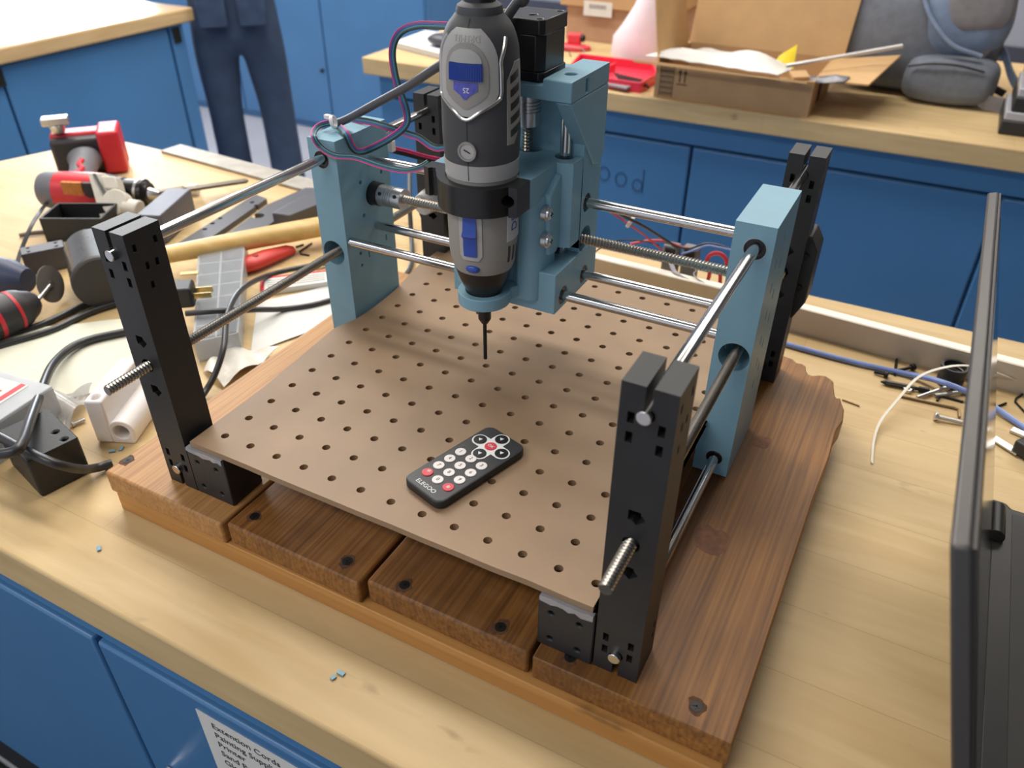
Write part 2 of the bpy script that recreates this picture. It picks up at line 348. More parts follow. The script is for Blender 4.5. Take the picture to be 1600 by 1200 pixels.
# ------------------------------------------------------------------ the router (desktop CNC machine)
PT = 41.0                                                   # top of the planks
cnc = thing('cnc_router', 'desktop router frame of blue and black printed parts with steel rods on a plank base', 'router', (145, 170, 0))
# base: two cross rails and four planks with screws
for y0, y1 in ((-37.2, 6), (310, 340)):
    r = build('base_rail', MB().box((-104, y0, 0.3), (404, y1, 19.6)), rail_wood, cnc, bevel=1.0)
def plank(x0, x1, yf, yb, m, ragged=False, back=None):
    n = 9; pts = []
    pts += [(x0+0.8, yf+random.uniform(-.8, .8)), (x1-0.8, yf+random.uniform(-.8, .8))]
    if back: pts += back
    else: pts += [(x1-0.8, yb), (x0+0.8, yb)]
    return build('plank', MB().prism(pts, 19.8, PT), m, cnc, bevel=1.0 if back else 2.2, seg=2)
pl = [plank(-109, 19.6, -38, 372, plank_light), plank(20.8, 145.6, -35.5, 380, plank_wood), plank(147.2, 275.4, -31, 384, plank_wood),
      plank(277.2, 406.5, -31, 395, plank_wood, back=[(407, 200), (409, 260), (408, 300), (411, 318), (409, 336), (405, 346), (403, 353), (400, 351), (398, 354), (396, 362), (394, 371), (393, 377), (389, 381), (384, 384), (378, 382), (373, 378), (369, 379), (366, 384), (364, 392), (360, 395), (355, 394), (350, 399), (340, 401), (335, 402), (318, 403), (300, 404), (278, 403)])]
screwpts = [(0, 200, 719), (1, 398, 807), (1, 543, 877), (2, 632, 914), (2, 782, 980), (3, 891, 1027), (3, 1088, 1104)]
for k, px, py in screwpts:
    p = gz(px, py, PT)
    build('screw', MB().cyl((p.x, p.y, PT-1), (p.x, p.y, PT+0.35), 3.9, n=14).box((p.x-2.2, p.y-.5, PT+.2), (p.x+2.2, p.y+.5, PT+.6)).box((p.x-.5, p.y-2.2, PT+.2), (p.x+.5, p.y+2.2, PT+.6)), screw_dark, pl[k])
    sp = mat('scraped_wood', (92, 62, 38), 0.8, var=0.4, scale=400)
    poly = []
    for q in range(14):
        a = 2*math.pi*q/14; rr = random.uniform(4.6, 7.5); poly.append((p.x+rr*0.9*math.cos(a), p.y+rr*1.1*math.sin(a)))
    build('screw_pit', MB().prism(poly, PT-.5, PT+0.12), sp, pl[k])
# knots of the plank at the right
for px, py, s in ((1110, 845, 15), (1190, 690, 9)):
    p = gz(px, py, PT); poly = [(p.x+s*random.uniform(.75, 1.1)*math.cos(2*math.pi*q/16), p.y+s*random.uniform(.8, 1.2)*math.sin(2*math.pi*q/16)) for q in range(16)]
    build('knot', MB().prism(poly, PT-.5, PT+0.10), mat('wood_knot', (112, 66, 30), 0.6, var=0.35, scale=150), pl[3])

# corner posts
def post(xc, y0, y1, tilt=0):
    x0, x1 = xc-14.5, xc+14.5; z0, z1 = PT+0.2, 258
    c = MB()
    c.box((xc-1.9, y0-1, z1-13), (xc+1.9, y1+1, z1+1)); c.box((xc-1.9, y0-1, z0-1), (xc+1.9, y1+1, z0+14))
    for z in (242, 59): c.cyl((xc, y0-1, z), (xc, y1+1, z), 4.05, n=20)
    for s in (-1, 1):
        for z in (238, 226, 72, 61) if s < 0 else (235, 223, 72, 61):
            c.box((xc+s*8-1.8, y0-1, z-3.4), (xc+s*8+1.8, y0+9, z+3.4)); c.box((xc+s*8-1.8, y1-9, z-3.4), (xc+s*8+1.8, y1+1, z+3.4))
    for z in (176, 134):
        c.obox((xc, (y0+y1)/2, z), (7, y1-y0+2, 7), Matrix.Rotation(math.radians(0), 3, 'Y')); c.obox((xc+1.5, (y0+y1)/2, z-1), (7, y1-y0+2, 7), Matrix.Rotation(math.radians(45), 3, 'Y'))
    c.cyl((xc, y0-1, 155), (xc, y1+1, 155), 5.2, n=20)
    for z, y in ((247, 6), (247, 23), (232, 12), (232, 20), (218, 12), (72, 23), (62, 23)):
        c.box((x1-2.5, y0+y-1.4, z-2.6), (x1+1, y0+y+1.4, z+2.6)); c.box((x0-1, y0+y-1.4, z-2.6), (x0+2.5, y0+y+1.4, z+2.6))
    return build('corner_post', MB().box((x0, y0, z0), (x1, y1, z1)), black_pla, cnc, bevel=1.3, cut=c)
XL, XR = -38.5, 327.8
post(XL, -19, 10); post(XR+.7, -19, 10); bl = post(-35.5, 349, 378); br_ = post(XR+.7, 347, 376)
for xc, s, par, y in ((-35.5, -1, bl, 379), (XR+.7, 1, br_, 377)):                       # wide motor brackets behind the rear posts
    prof = [(xc-24, 126), (xc-24, 176), (xc-17, 188), (xc+17, 188), (xc+24, 176), (xc+24, 126), (xc+16, 108), (xc-16, 108)]
    build('motor_bracket', MB().prism(prof, y-20 if s < 0 else y-22, y+9, 'xz'), black_pla, par, bevel=1.2)
    for dx in (-16, 16):
        for z in (140, 170): build('bolt', MB().cyl((xc+dx, y-24, z), (xc+dx, y-19, z), 2.8, n=12), screw_dark, par)
nut = MB().cyl((-36, 333, 150), (-36, 348.5, 150), 11, 13, n=24); build('rod_bushing', nut, mat('grey_white_plastic', (196, 190, 186), 0.5), bl, bevel=.8)

# blocks that carry the board, with strips of clear tape
tape = mat('clear_tape', (150, 150, 155), 0.12, var=0.1, spec=0.8)
for x0, x1, y0, y1 in ((-23.5, 14.4, -19.2, 13), (275.4, 313, -20.2, 13), (-20, 14, 340, 364), (278, 310, 338, 364)):
    c = MB()
    if y0 < 0:
        for dx in (9, 28):
            for z in (50, 74): c.cyl((x0+dx, y0-1, z), (x0+dx, y0+6, z), 1.9, n=12)
    blk = build('support_block', MB().box((x0, y0, PT+.2), (x1, y1, 86.3)), black_pla, cnc, bevel=1.0, cut=c if y0 < 0 else None)
    if y0 < 0:
        tp = MB(); xs = [x0+1+(x1-x0-2)*k/9 for k in range(10)]
        a = [(x, y0-.35-random.uniform(0, .8), 82.5+random.uniform(-1.2, 1.2)) for x in xs]; b = [(x, y0-.6, 86.6+random.uniform(-.4, .4)) for x in xs]; e = [(x, y0+4, 86.75) for x in xs]
        tp.loft([a, b, e], close=False, caps=False); build('tape', tp, tape, blk)

# perforated hardboard bed: every hole is cut through
def pegboard():
    P = 25.4; nx, ny, rh, n = 13, 15, 3.1, 12; z0, z1 = 86.9, 92.0; mb = MB()
    bm = bmesh.new(); cache = {}
    def V(x, y, z):
        k = (round(x, 2), round(y, 2), round(z, 2))
        if k not in cache: cache[k] = bm.verts.new(k)
        return cache[k]
    ang = [2*math.pi*(q+.5)/n for q in range(n)]
    def sq(a, h):                                           # point of the cell square in direction a
        c, s = math.cos(a), math.sin(a); k = h/max(abs(c), abs(s)); return (c*k, s*k)
    for i in range(nx):
        for j in range(ny):
            cx, cy = i*P, j*P; corners = {1: (P/2, P/2), 4: (-P/2, P/2), 7: (-P/2, -P/2), 10: (P/2, -P/2)}
            for z, fl in ((z1, False), (z0, True)):
                outer = [(P/2, P/2), (-P/2, P/2), (-P/2, -P/2), (P/2, -P/2)]
                for q in range(4):                           # each quadrant: corner + 3 arc spans
                    a0 = -45+90*q; A = (cx+P/2*(1 if q in (0, 1) else -1), 0)
                    co0 = outer[(q+3) % 4]; co1 = outer[q]
                    arc = [math.radians(a0+90*k/4) for k in range(5)]
                    f = [V(cx+rh*math.cos(a), cy+rh*math.sin(a), z) for a in arc]
                    poly = [V(cx+co0[0], cy+co0[1], z), V(cx+co1[0], cy+co1[1], z)]+f[::-1]
                    try: bm.faces.new(poly if not fl else poly[::-1])
                    except ValueError: pass
            for k in range(16):
                a, b = math.radians(-45+22.5*k), math.radians(-45+22.5*(k+1))
                bm.faces.new([V(cx+rh*math.cos(a), cy+rh*math.sin(a), z1), V(cx+rh*math.cos(b), cy+rh*math.sin(b), z1), V(cx+rh*math.cos(b), cy+rh*math.sin(b), z0), V(cx+rh*math.cos(a), cy+rh*math.sin(a), z0)])
    # rim: from the grid border out to the sawn outline
    x0, x1, y0, y1 = -P/2, (nx-.5)*P, -P/2, (ny-.5)*P
    border = [(x0, y0+P*k) for k in range(ny, -1, -1)] + [(x0+P*k, y0) for k in range(1, nx+1)] + [(x1, y0+P*k) for k in range(1, ny+1)] + [(x1-P*k, y1) for k in range(1, nx)]
    def out(x, y):
        if x <= x0 and y > y0 and y < y1:
            xx = -18.3 if y < 60 else (-18.5-9*min(1, (y-60)/110) if y < 178 else (-19.5+random.uniform(-1.2, 1.2) if y < 266 else -22-9*min(1, (y-266)/40)))
            if 180 < y < 266: xx = min(-17.5, max(-20.5, xx))
            return (xx, y)
        X = -18.3 if x <= x0 and y <= y0 else (-31 if x <= x0 else (x if x < x1 else 310.5))
        Y = -17.8 if y <= y0 else (368 if y >= y1 else y)
        if y <= y0 and x0 < x < x1: Y += random.uniform(-.5, .5)
        return (X, Y)
    o = [out(*b) for b in border]; n = len(border)
    fine = []
    for k in range(n):
        b, b2 = border[k], border[(k+1) % n]; p, p2 = o[k], o[(k+1) % n]
        for z, fl in ((z1, True), (z0, False)):
            q = [V(*b, z), V(*b2, z), V(*p2, z), V(*p, z)]
            bm.faces.new(q[::-1] if fl else q)
        bm.faces.new([V(*p, z1), V(*p2, z1), V(*p2, z0), V(*p, z0)])
    bmesh.ops.recalc_face_normals(bm, faces=bm.faces)
    bm.verts.index_update(); mb.v = [v.co.copy() for v in bm.verts]; mb.f = [tuple(v.index for v in f.verts) for f in bm.faces]; mb.m = [0]*len(mb.f); bm.free()
    return mb
build('perforated_board', pegboard(), peg_mat, cnc, smooth=30)

# rods along the depth of the machine
for x in (XL, XR):
    for z in (242, 59):
        xb = x+3 if x < 0 else x+.5
        build('guide_rod', MB().cyl((x, -22.5, z), (xb, 362, z), 4.0, n=24), steel, cnc, bevel=.5)
    build('lead_screw', thread((x, -54, 154.5), (x+2 if x < 0 else x, 352, 154.5), 4.2, 2.5, depth=1.15), steel_thr, cnc)

# gantry side plates
def plate(x0, x1, y1, inner):
    c = MB(); xc = XL if x0 < 0 else XR; z1 = 258
    for z, r in ((240.5, 7.8), (154.5, 11.5), (59, 6.6)): c.cyl((xc, 191, z), (xc, y1+1, z), r, n=32)
    xi = x1 if inner > 0 else x0
    def hx(y, z, r): c.cyl((xi-6*inner, y, z), (xi+1*inner, y, z), r, n=14)
    def sx(y, z, w_, h_): c.box((min(xi-5*inner, xi+inner), y-w_/2, z-h_/2), (max(xi-5*inner, xi+inner), y+w_/2, z+h_/2))
    for dy in (-15.5, 15.5):
        for dz in (-15.5, 15.5): hx(236+dy, 198.5+dz, 1.9)
    c.cyl((xi-14*inner, 237, 198.5), (xi+1*inner, 237, 198.5), 11, n=28)
    for y, z in ((210, 150), (210, 138)): hx(y, z, 1.7)
    for y, z in ((222, 144), (250, 150), (250, 138)): sx(y, z, 1.6, 6)
    xo = x0 if inner > 0 else x1
    for y, z in ((230, 236), (215, 222), (236, 214), (218, 202), (234, 190), (222, 178), (238, 168), (222, 156), (236, 146), (226, 134), (240, 122), (232, 110)):
        c.box((min(xo+3*inner, xo-inner), y-1.3, z-4), (max(xo+3*inner, xo-inner), y+1.3, z+4))
    g = build('gantry_plate', MB().box((x0, 192, PT+2.0), (x1, y1, z1)), blue_pla, cnc, bevel=.6, cut=c)
    for z, r in ((240.5, 7.6), (59, 6.4)):
        build('bearing', MB().ring((xc, 194.2, z), (0, 1, 0), 4.3, r, 3.6, 28).ring((xc, 193.6, z), (0, 1, 0), r-1.1, r, 3.9, 28), [black_gloss], g)
        build('bearing_rim', MB().ring((xc, 192.2, z), (0, 1, 0), r-.7, r+.25, .9, 28), alu, g)
    return g
gl = plate(-51.5, -22.5, 264, 1); gr_ = plate(312, 340, 268, -1)

# gantry rods, lead screw and coupling across the machine
YG = 237.5
for y, z in ((YG, 230), (YG, 167.5), (197, 167)):
    build('guide_rod', MB().cyl((-24, y, z), (314, y, z), 4.0, n=24), steel, cnc, bevel=.4)
build('lead_screw', thread((10, YG, 198.5), (314, YG, 198.5), 4.4, 2.6, depth=1.15), steel_thr, cnc)
def coupling(p, axis, L=25, r=9.5):
    p = Vector(p); a = Vector(axis); prof = []; z = 0
    prof = [(0, r), (L*.30, r)]
    for k in range(4):
        zz = L*(.32+.09*k); prof += [(zz, r), (zz, r-1.0), (zz+.7, r-1.0), (zz+.7, r)]
    prof += [(L*.70, r), (L, r)]
    mb = MB(); up = Vector((0,0,1)) if abs(a.z) < .9 else Vector((1,0,0)); u = a.cross(up).normalized(); v = a.cross(u); n = 28
    mb.loft([[p+a*zz+(u*math.cos(2*math.pi*j/n)+v*math.sin(2*math.pi*j/n))*rr for j in range(n)] for zz, rr in prof])
    return mb
cp = build('shaft_coupling', coupling((-14, YG, 198.5), (1, 0, 0)), alu, cnc)
for dx in (4.5, 20.5): build('set_screw', MB().cyl((-14+dx, YG-8.2, 203), (-14+dx, YG-8.9, 203.3), 1.7, n=12), screw_dark, cp)
build('motor_boss', MB().cyl((-38, YG, 198.5), (-14.2, YG, 198.5), 10.5, n=28), black_gloss, cp)

# carriage that slides across
cuts = MB()
for y, z in ((YG, 167.5), (197, 167)): cuts.cyl((80, y, z), (190, y, z), 7.6, n=28)
car = build('carriage_block', MB().box((96, 181, 157), (187.6, 262, 191.5)), blue_pla, cnc, bevel=.9, cut=cuts)
c2 = MB().cyl((80, YG, 230), (190, YG, 230), 7.6, n=28).cyl((80, YG, 198.5), (190, YG, 198.5), 11.5, n=28)
build('back_plate', MB().box((96.8, 226, 191.6), (186.6, 261.4, 315.9)), blue_pla, cnc, bevel=.6, cut=c2)
for y, z, X in ((YG, 230, 186), (YG, 167.5, 187), (197, 167, 187)):
    build('bearing', MB().ring((X-2.2, y, z), (1, 0, 0), 4.2, 7.5, 3.6, 28), black_gloss, car)
gp = [(194, 315.8), (262, 315.8), (262, 262), (252, 257), (243, 259)]
for x0, x1 in ((176, 188.2), (95.8, 108)):
    build('gusset', MB().prism(gp, x0, x1, 'yz'), blue_pla, cnc, bevel=1.0)
tp = MB().prism([(95.8, 316), (188.2, 316), (188.2, 330.5), (166, 330.5), (166, 325.5), (117, 325.5), (117, 330.5), (95.8, 330.5)], 194, 262, 'xz')
build('top_plate', tp, blue_pla, cnc, bevel=1.6, seg=3,
      cut=MB().cyl((177, 216, 322), (177, 216, 332), 4.4, n=24).obox((188.2, 221, 323), (10, 4.6, 9.5), Matrix.Identity(3)))
# stepper motor
mo = thing_parent = cnc
def cham(xc, yc, w_, c_): h = w_/2; return [(xc-h+c_, yc-h), (xc+h-c_, yc-h), (xc+h, yc-h+c_), (xc+h, yc+h-c_), (xc+h-c_, yc+h), (xc-h+c_, yc+h), (xc-h, yc+h-c_), (xc-h, yc-h+c_)]
motor = build('stepper_motor', MB().prism(cham(141.5, 221, 42, 3.2), 325.7, 332).prism(cham(141.5, 221, 41.4, 5.5), 332.1, 356), black_gloss, cnc, bevel=.6)
build('end_cap', MB().prism(cham(141.5, 221, 42.2, 3.2), 356.1, 366), black_gloss, motor, bevel=1.0,
      cut=MB().cyl((125.5, 205, 364), (125.5, 205, 368), 2.4, n=14).cyl((157.5, 205, 364), (157.5, 205, 368), 2.4, n=14).cyl((157.5, 237, 364), (157.5, 237, 368), 2.4, n=14).cyl((125.5, 237, 364), (125.5, 237, 368), 2.4, n=14).cyl((147, 216, 364.5), (147, 216, 368), 3.2, n=16))
build('shaft_coupling', coupling((141.5, 221, 316), (0, 0, -1), 27, 9.5), alu, cnc)
build('lead_screw', thread((141.5, 221, 290), (141.5, 221, 200), 4.2, 2.5, depth=1.1), steel_thr, cnc)
for x in (173.5, 109.5): build('guide_rod', MB().cyl((x, 220.5, 190), (x, 220.5, 318), 4.0, n=24), steel, cnc)

# sliding tool mount
ZT = 270.0; TX, TY = 137.5, 158.5
c3 = MB()
for x in (173.5, 109.5): c3.cyl((x, 220.5, 195), (x, 220.5, 275), 7.7, n=28)
c3.cyl((141.5, 226, 200), (141.5, 226, 275), 11, n=28)
zm = build('slide_block', MB().prism([(98, 205), (178, 205), (186.2, 208), (186.2, 225.6), (98, 225.6)], 203, ZT), blue_pla, cnc, bevel=1.0, cut=c3)
arm = [(93.5, 163), (173, 163), (174, 206), (93.5, 206)]
c4 = MB().cyl((TX, TY, 240), (TX, TY, 275), 25.6, n=40)
build('clamp_arm', MB().prism(arm, 249, ZT), blue_pla, cnc, bevel=.8, cut=c4)
# boss with the gusset below the arm, screw plate and curved column
c5 = MB().cyl((TX, TY, 150), (TX, TY, 260), 26.2, n=40)
col = [(100, 206), (100, 180), (106, 176), (166, 176), (170, 177.5), (173.5, 181), (175, 186), (175, 206)]
build('column', MB().prism(col, 166, 251), blue_pla, cnc, bevel=1.0, cut=c5)
build('screw_plate', MB().prism([(186, 251), (196, 257), (203, 262), (207, 262), (207, 206), (200, 201), (188, 203)], 168, 178.5, 'yz'), blue_pla, cnc, bevel=1.6, seg=3)
for y, z in ((184, 238.5), (185, 217)):
    s = build('pan_head_screw', MB().cyl((174.5, y, z), (178.2, y, z), 6.0, n=20).loft([[(178.2+h, y+r*math.cos(2*math.pi*j/18), z+r*math.sin(2*math.pi*j/18)) for j in range(18)] for h, r in ((0, 4.6), (1.5, 4.3), (2.6, 3.0), (3.0, 1.5))]), alu, cnc)
    build('cross_slot', MB().box((180.6, y-2.2, z-.5), (181.35, y+2.2, z+.5)).box((180.6, y-.5, z-2.2), (181.35, y+.5, z+2.2)), screw_dark, s)
# ring that steadies the nose
outer = [(TX+20.5*math.cos(math.radians(a)), TY+20.5*math.sin(math.radians(a))) for a in range(150, 391, 10)]
poly = [(104, 205)]+outer+[(172, 205)]
build('nose_ring', MB().prism(poly, 168.5, 178.5), blue_pla, cnc, bevel=.7, cut=MB().cyl((TX, TY, 160), (TX, TY, 190), 14.2, n=36))
# black front clamp with lugs
arc = [(TX+32.5*math.cos(math.radians(a)), TY+32.5*math.sin(math.radians(a))) for a in range(200, 336, 6)]
clamp = [(93, 162.6), (93, 151), (98, 149), (100, 151.5), (103.5, 151), (105, 148)]+arc[1:]+[(168, 141), (173.5, 143), (173.5, 162.6)]
build('clamp', MB().prism(clamp, 249.5, 270.5), black_gloss, cnc, bevel=.9, cut=MB().cyl((TX, TY, 240), (TX, TY, 280), 26.0, n=40).cyl((167.5, 120, 261), (167.5, 157, 261), 4.2, n=20))

# ------------------------------------------------------------------ rotary tool held in the clamp
tool = thing('rotary_tool', 'grey electric rotary tool with blue dial and switch clamped upright in the router', 'rotary tool', (TX, TY, 113.8), 9, world=False)
tool['_off'] = (0, 0, 113.8)
RT = [(176, 13.5), (180, 14.5), (190, 18.9), (200.7, 22.3), (208, 24.2), (216, 25.2), (237, 25.6), (262, 25.4), (276, 25.0), (284, 25.6), (300, 26.4), (324, 26.2), (345, 25.6), (356, 24.8), (362, 23.4), (367, 21.4), (371, 18.8), (374, 16), (376, 14.6)]
def RR(z):
    for (a, ra), (b, rb) in zip(RT, RT[1:]):
        if z <= b: t = max(0, (z-a)/(b-a)); return ra+(rb-ra)*t
    return RT[-1][1]
def tp_(a, z, off=0.0):
    r = RR(z)+off; return (math.sin(a)*r, -math.cos(a)*r, z)
def zlist(a, b, n): return [a+(b-a)*k/n for k in range(n+1)]
def body(z0, z1, n=16, off=0.0):
    return MB().loft([[tp_(2*math.pi*j/40, z, off) for j in range(40)] for z in zlist(z0, z1, n)])
def patch(zs, al, ar, off, n=12, base=-.4):
    mb = MB(); rows = []
    for z in zs:
        a, b = math.radians(al(z)), math.radians(ar(z))
        rows.append([tp_(a, z, base)]+[tp_(a+(b-a)*k/n, z, off) for k in range(n+1)]+[tp_(b, z, base)])
    first = [tp_(math.radians(al(zs[0]))+(math.radians(ar(zs[0]))-math.radians(al(zs[0])))*k/(n+2), zs[0]-.05, base) for k in range(n+3)]
    last = [tp_(math.radians(al(zs[-1]))+(math.radians(ar(zs[-1]))-math.radians(al(zs[-1])))*k/(n+2), zs[-1]+.05, base) for k in range(n+3)]
    return mb.loft([first]+rows+[last], caps=False, close=False)
build('nose', body(176.5, 205, 8), black_gloss, tool)
build('lower_housing', body(200.5, 273, 20, .25), tool_grey, tool)
build('rubber_grip', body(279, 375.5, 40, .5), rubber, tool)
build('collar', body(273, 284, 6, .9), tool_light, tool)
cap_ = MB().loft([[(sx*math.cos(2*math.pi*j/32), sy*math.sin(2*math.pi*j/32), z) for j in range(32)] for z, sx, sy in ((372, 14, 14.5), (374, 15, 15.5), (377, 15, 15.5), (380, 14.2, 14.6), (382, 11, 12), (383, 8, 9))])
build('end_boot', cap_, rubber, tool)
build('strain_relief', MB().cyl((0, 0, 382), (0, 0, 384.5), 10.5, n=28).cyl((0, 0, 384.5), (0, 0, 387), 9.2, n=28).cyl((0, 0, 387), (0, 1, 404), 6.2, 5, n=20), black_gloss, tool)
# face plate with pointed lower end, silver trim around it
def hf(z): return 6+40*math.sin(min(1, (z-317.5)/15)*math.pi/2) if z < 350 else 46*math.sqrt(max(0, 1-((z-350)/22.5)**2))
fz = [317.5, 318.5, 320, 322, 324, 326, 328, 331, 334, 338, 342, 346, 350, 354, 358, 361, 364, 367, 369.5]
build('face_plate', patch(fz, lambda z: -hf(z), lambda z: hf(z), 1.5), tool_light, tool)
def hi(z): return 3+29*math.sin(min(1, (z-322.5)/12)*math.pi/2) if z < 346 else 32*math.sqrt(max(0, 1-((z-346)/16.5)**2))
ip = build('inner_panel', patch([322.5, 323.5, 325, 327, 330, 333, 337, 341, 346, 350, 353, 356, 358.5, 360.5, 361.8], lambda z: -hi(z), lambda z: hi(z), 2.1), tool_grey, tool)
build('window_arch', patch(zlist(350.6, 358.6, 8), lambda z: -23*math.sqrt(max(0, 1-((z-350.6)/8.4)**2)), lambda z: 23*math.sqrt(max(0, 1-((z-350.6)/8.4)**2)), 2.6), tool_light, tool)
tr = [tp_(math.radians(-hf(z)-4.5), z, 1.1) for z in (365, 360, 354, 346, 338, 331, 327)]+[tp_(math.radians(-20), 321, 1.7), tp_(0, 315.5, 1.7), tp_(math.radians(20), 321, 1.7)]+[tp_(math.radians(hf(z)+4.5), z, 1.1) for z in (327, 331, 338, 346, 351)]+[tp_(math.radians(57), 358, 1.2), tp_(math.radians(64), 364, .8)]
build('silver_trim', MB().tube(spline(tr, 5), 1.25, 8), tool_trim, tool)
dial = MB(); rows = []
for z in zlist(339.8, 350.2, 4):
    r = []
    for k in range(89):
        a = math.radians(-23+46*k/88); r.append(tp_(a, z, 3.0+(0.5 if k % 4 < 2 else 0.0)))
    rows.append(r)
rows = [[tp_(math.radians(-23+46*k/88), 339.7, 0) for k in range(89)]]+rows+[[tp_(math.radians(-23+46*k/88), 350.3, 0) for k in range(89)]]
build('speed_dial', dial.loft(rows, caps=False, close=False), tool_blue, tool, smooth=20)
win = build('dial_window', patch([328.5, 331, 334, 338.9], lambda z: -2-(z-328.5)*1.9 if z < 334 else -17, lambda z: 2+(z-328.5)*1.9 if z < 334 else 17, 2.5), dial_win, tool)
tmx = textmesh('25', 4.6, .2, 'CENTER').move(frame(tp_(0.03, 334.4, 2.75), (-1, 0, 0), (0, 0, -1)))
build('digits', tmx, white_paint, win, smooth=0)
lt = textmesh('DREMEL', 5.2, .5, 'CENTER'); n0 = len(lt.v)
for i in range(n0):                                        # raised lettering wrapped around the face plate
    v = lt.v[i]; lt.v[i] = Vector(tp_(-v.x/25.0+0.0, 364.5-v.y, 1.55+v.z))
build('raised_lettering', lt, tool_light, tool, smooth=0)
build('seam', patch([284.5, 300, 314], lambda z: -.5, lambda z: .5, .72, n=2), black_gloss, tool)
build('seam', patch([274, 279, 284], lambda z: -.5, lambda z: .5, 1.1, n=2), black_gloss, tool)
build('seam', patch([369.8, 372, 374.5], lambda z: -1, lambda z: 1, .75, n=2), black_gloss, tool)
c0 = Vector(tp_(0, 294.5, 0)); d0 = Vector((0, -1, 0))
bc = build('brush_cap', MB().cyl(c0-d0, c0+d0*1.4, 5.5, n=28), tool_light, tool, bevel=.4)
build('cap_rim', MB().ring(c0+d0*1.2, d0, 5.2, 6.6, 1.6, 28), tool_grey, bc)
build('cap_slot', MB().obox(c0+d0*1.45, (5.2, .3, .8), Matrix.Rotation(math.radians(25), 3, 'Y')), screw_dark, bc)
# side vent with slanted louvres
def va(z): return 58+ (349-z)*0.10
def vb(z): return 84 if z > 335 else 92
vf = build('vent_frame', patch(zlist(297, 349, 10), lambda z: 60+max(0, (z-338))*1.6, lambda z: 95-max(0, 312-z)*1.4, 1.2), tool_grey, tool)
for k in range(5):
    z = 302+k*8.6
    lv = MB(); q = []
    for zz, da in ((z, 0), (z+4.6, 0)):
        q.append([tp_(math.radians(a), zz+(a-66)*0.16+dz*0, o) for a, o, dz in ((66, .9, 0), (66, 1.5, 0), (72, 1.5, 0), (78, 1.5, 0), (84, 1.5, 0), (88-k*0.6, 1.5, 0), (88-k*.6, .9, 0))])
    build('vent_slot', lv.loft(q, caps=False, close=False), black_gloss, vf)
# switch and lock button in the lower housing
sr = build('switch_bezel', patch([214, 218, 222, 235, 246, 250, 253], lambda z: -19 if 217 < z < 249 else -13, lambda z: 19 if 217 < z < 249 else 13, 1.2), tool_light, tool)
sw = MB(); rows = []
for z, o in ((216.6, .3), (217.5, 2.0), (224, 2.6), (231, 2.3), (234, 4.6), (237, 2.8), (243, 2.3), (247.5, 2.0), (248.4, .3)):
    h = 7.5 if z in (216.6, 248.4) else 10.5
    rows.append([tp_(math.radians(-h+2*h*k/8), z, o) for k in range(9)])
build('switch', sw.loft(rows, caps=False, close=False), tool_blue, tool, smooth=50)
lk = MB(); c1_ = Vector(tp_(0.02, 206.5, 0)); lk.ball(c1_+Vector((0, -.2, 0)), 3.2, 1.75, 0.8, 0.95, 16); build('lock_button', lk, tool_blue, tool, smooth=60)
lb = build('side_label', patch(zlist(226, 270, 6), lambda z: 62, lambda z: 104, .75), mat('label_grey', (196, 196, 196), .5), tool)
lt = textmesh('DREMEL', 10, .3, 'LEFT')
for i in range(len(lt.v)):
    v = lt.v[i]; lt.v[i] = Vector(tp_(math.radians(80)-v.y/26.0, 233+v.x, 0.85+v.z))
build('side_lettering', lt, tool_blue, lb, smooth=0)
for k in range(3):
    build('lower_vent', patch(zlist(209, 222-k*1.0, 3), lambda z: 66+k*12, lambda z: 71+k*12, .42, n=3), black_gloss, tool)
build('collet_nut', MB().cyl((0, 0, 163), (0, 0, 176), 4.6, n=6).cyl((0, 0, 152), (0, 0, 163), 5.2, n=24).cyl((0, 0, 147.5), (0, 0, 152), 2.6, 5.2, n=24), black_gloss, tool, bevel=.4)
build('cutting_bit', MB().cyl((0, 0, 113.8), (0, 0, 149), 1.55, n=14), mat('dark_steel', (58, 58, 62), .35, metal=.8), tool)

# ------------------------------------------------------------------ remote control
rem = thing('remote_control', 'slim black remote control with round white and red keys lying on the perforated board', 'remote control', (180.8, 53.5, 92.1), -16.8, world=False)
RW, RL, RH = 39.5, 85.5, 6.6
build('body', MB().prism(rrect(RW, RL, 7, 6), 0, RH), black_pla, rem, bevel=1.2, seg=3)
build('face', MB().prism(rrect(RW-3, RL-3, 6, 6), RH, RH+.12), mat('remote_face', (44, 44, 46), .42, var=.04), rem)
def key(x, y, m, txt, tm, r=4.15, s=4.2, rot=0):
    k = build('key', MB().cyl((x, y, RH), (x, y, RH+.75), r, n=24), m, rem, bevel=.35)
    if txt: build('legend', textmesh(txt, s, .1, 'CENTER').move(Matrix.Translation((x, y, RH+.82)) @ Matrix.Rotation(rot, 4, 'Z')), tm, k, smooth=0)
    return k
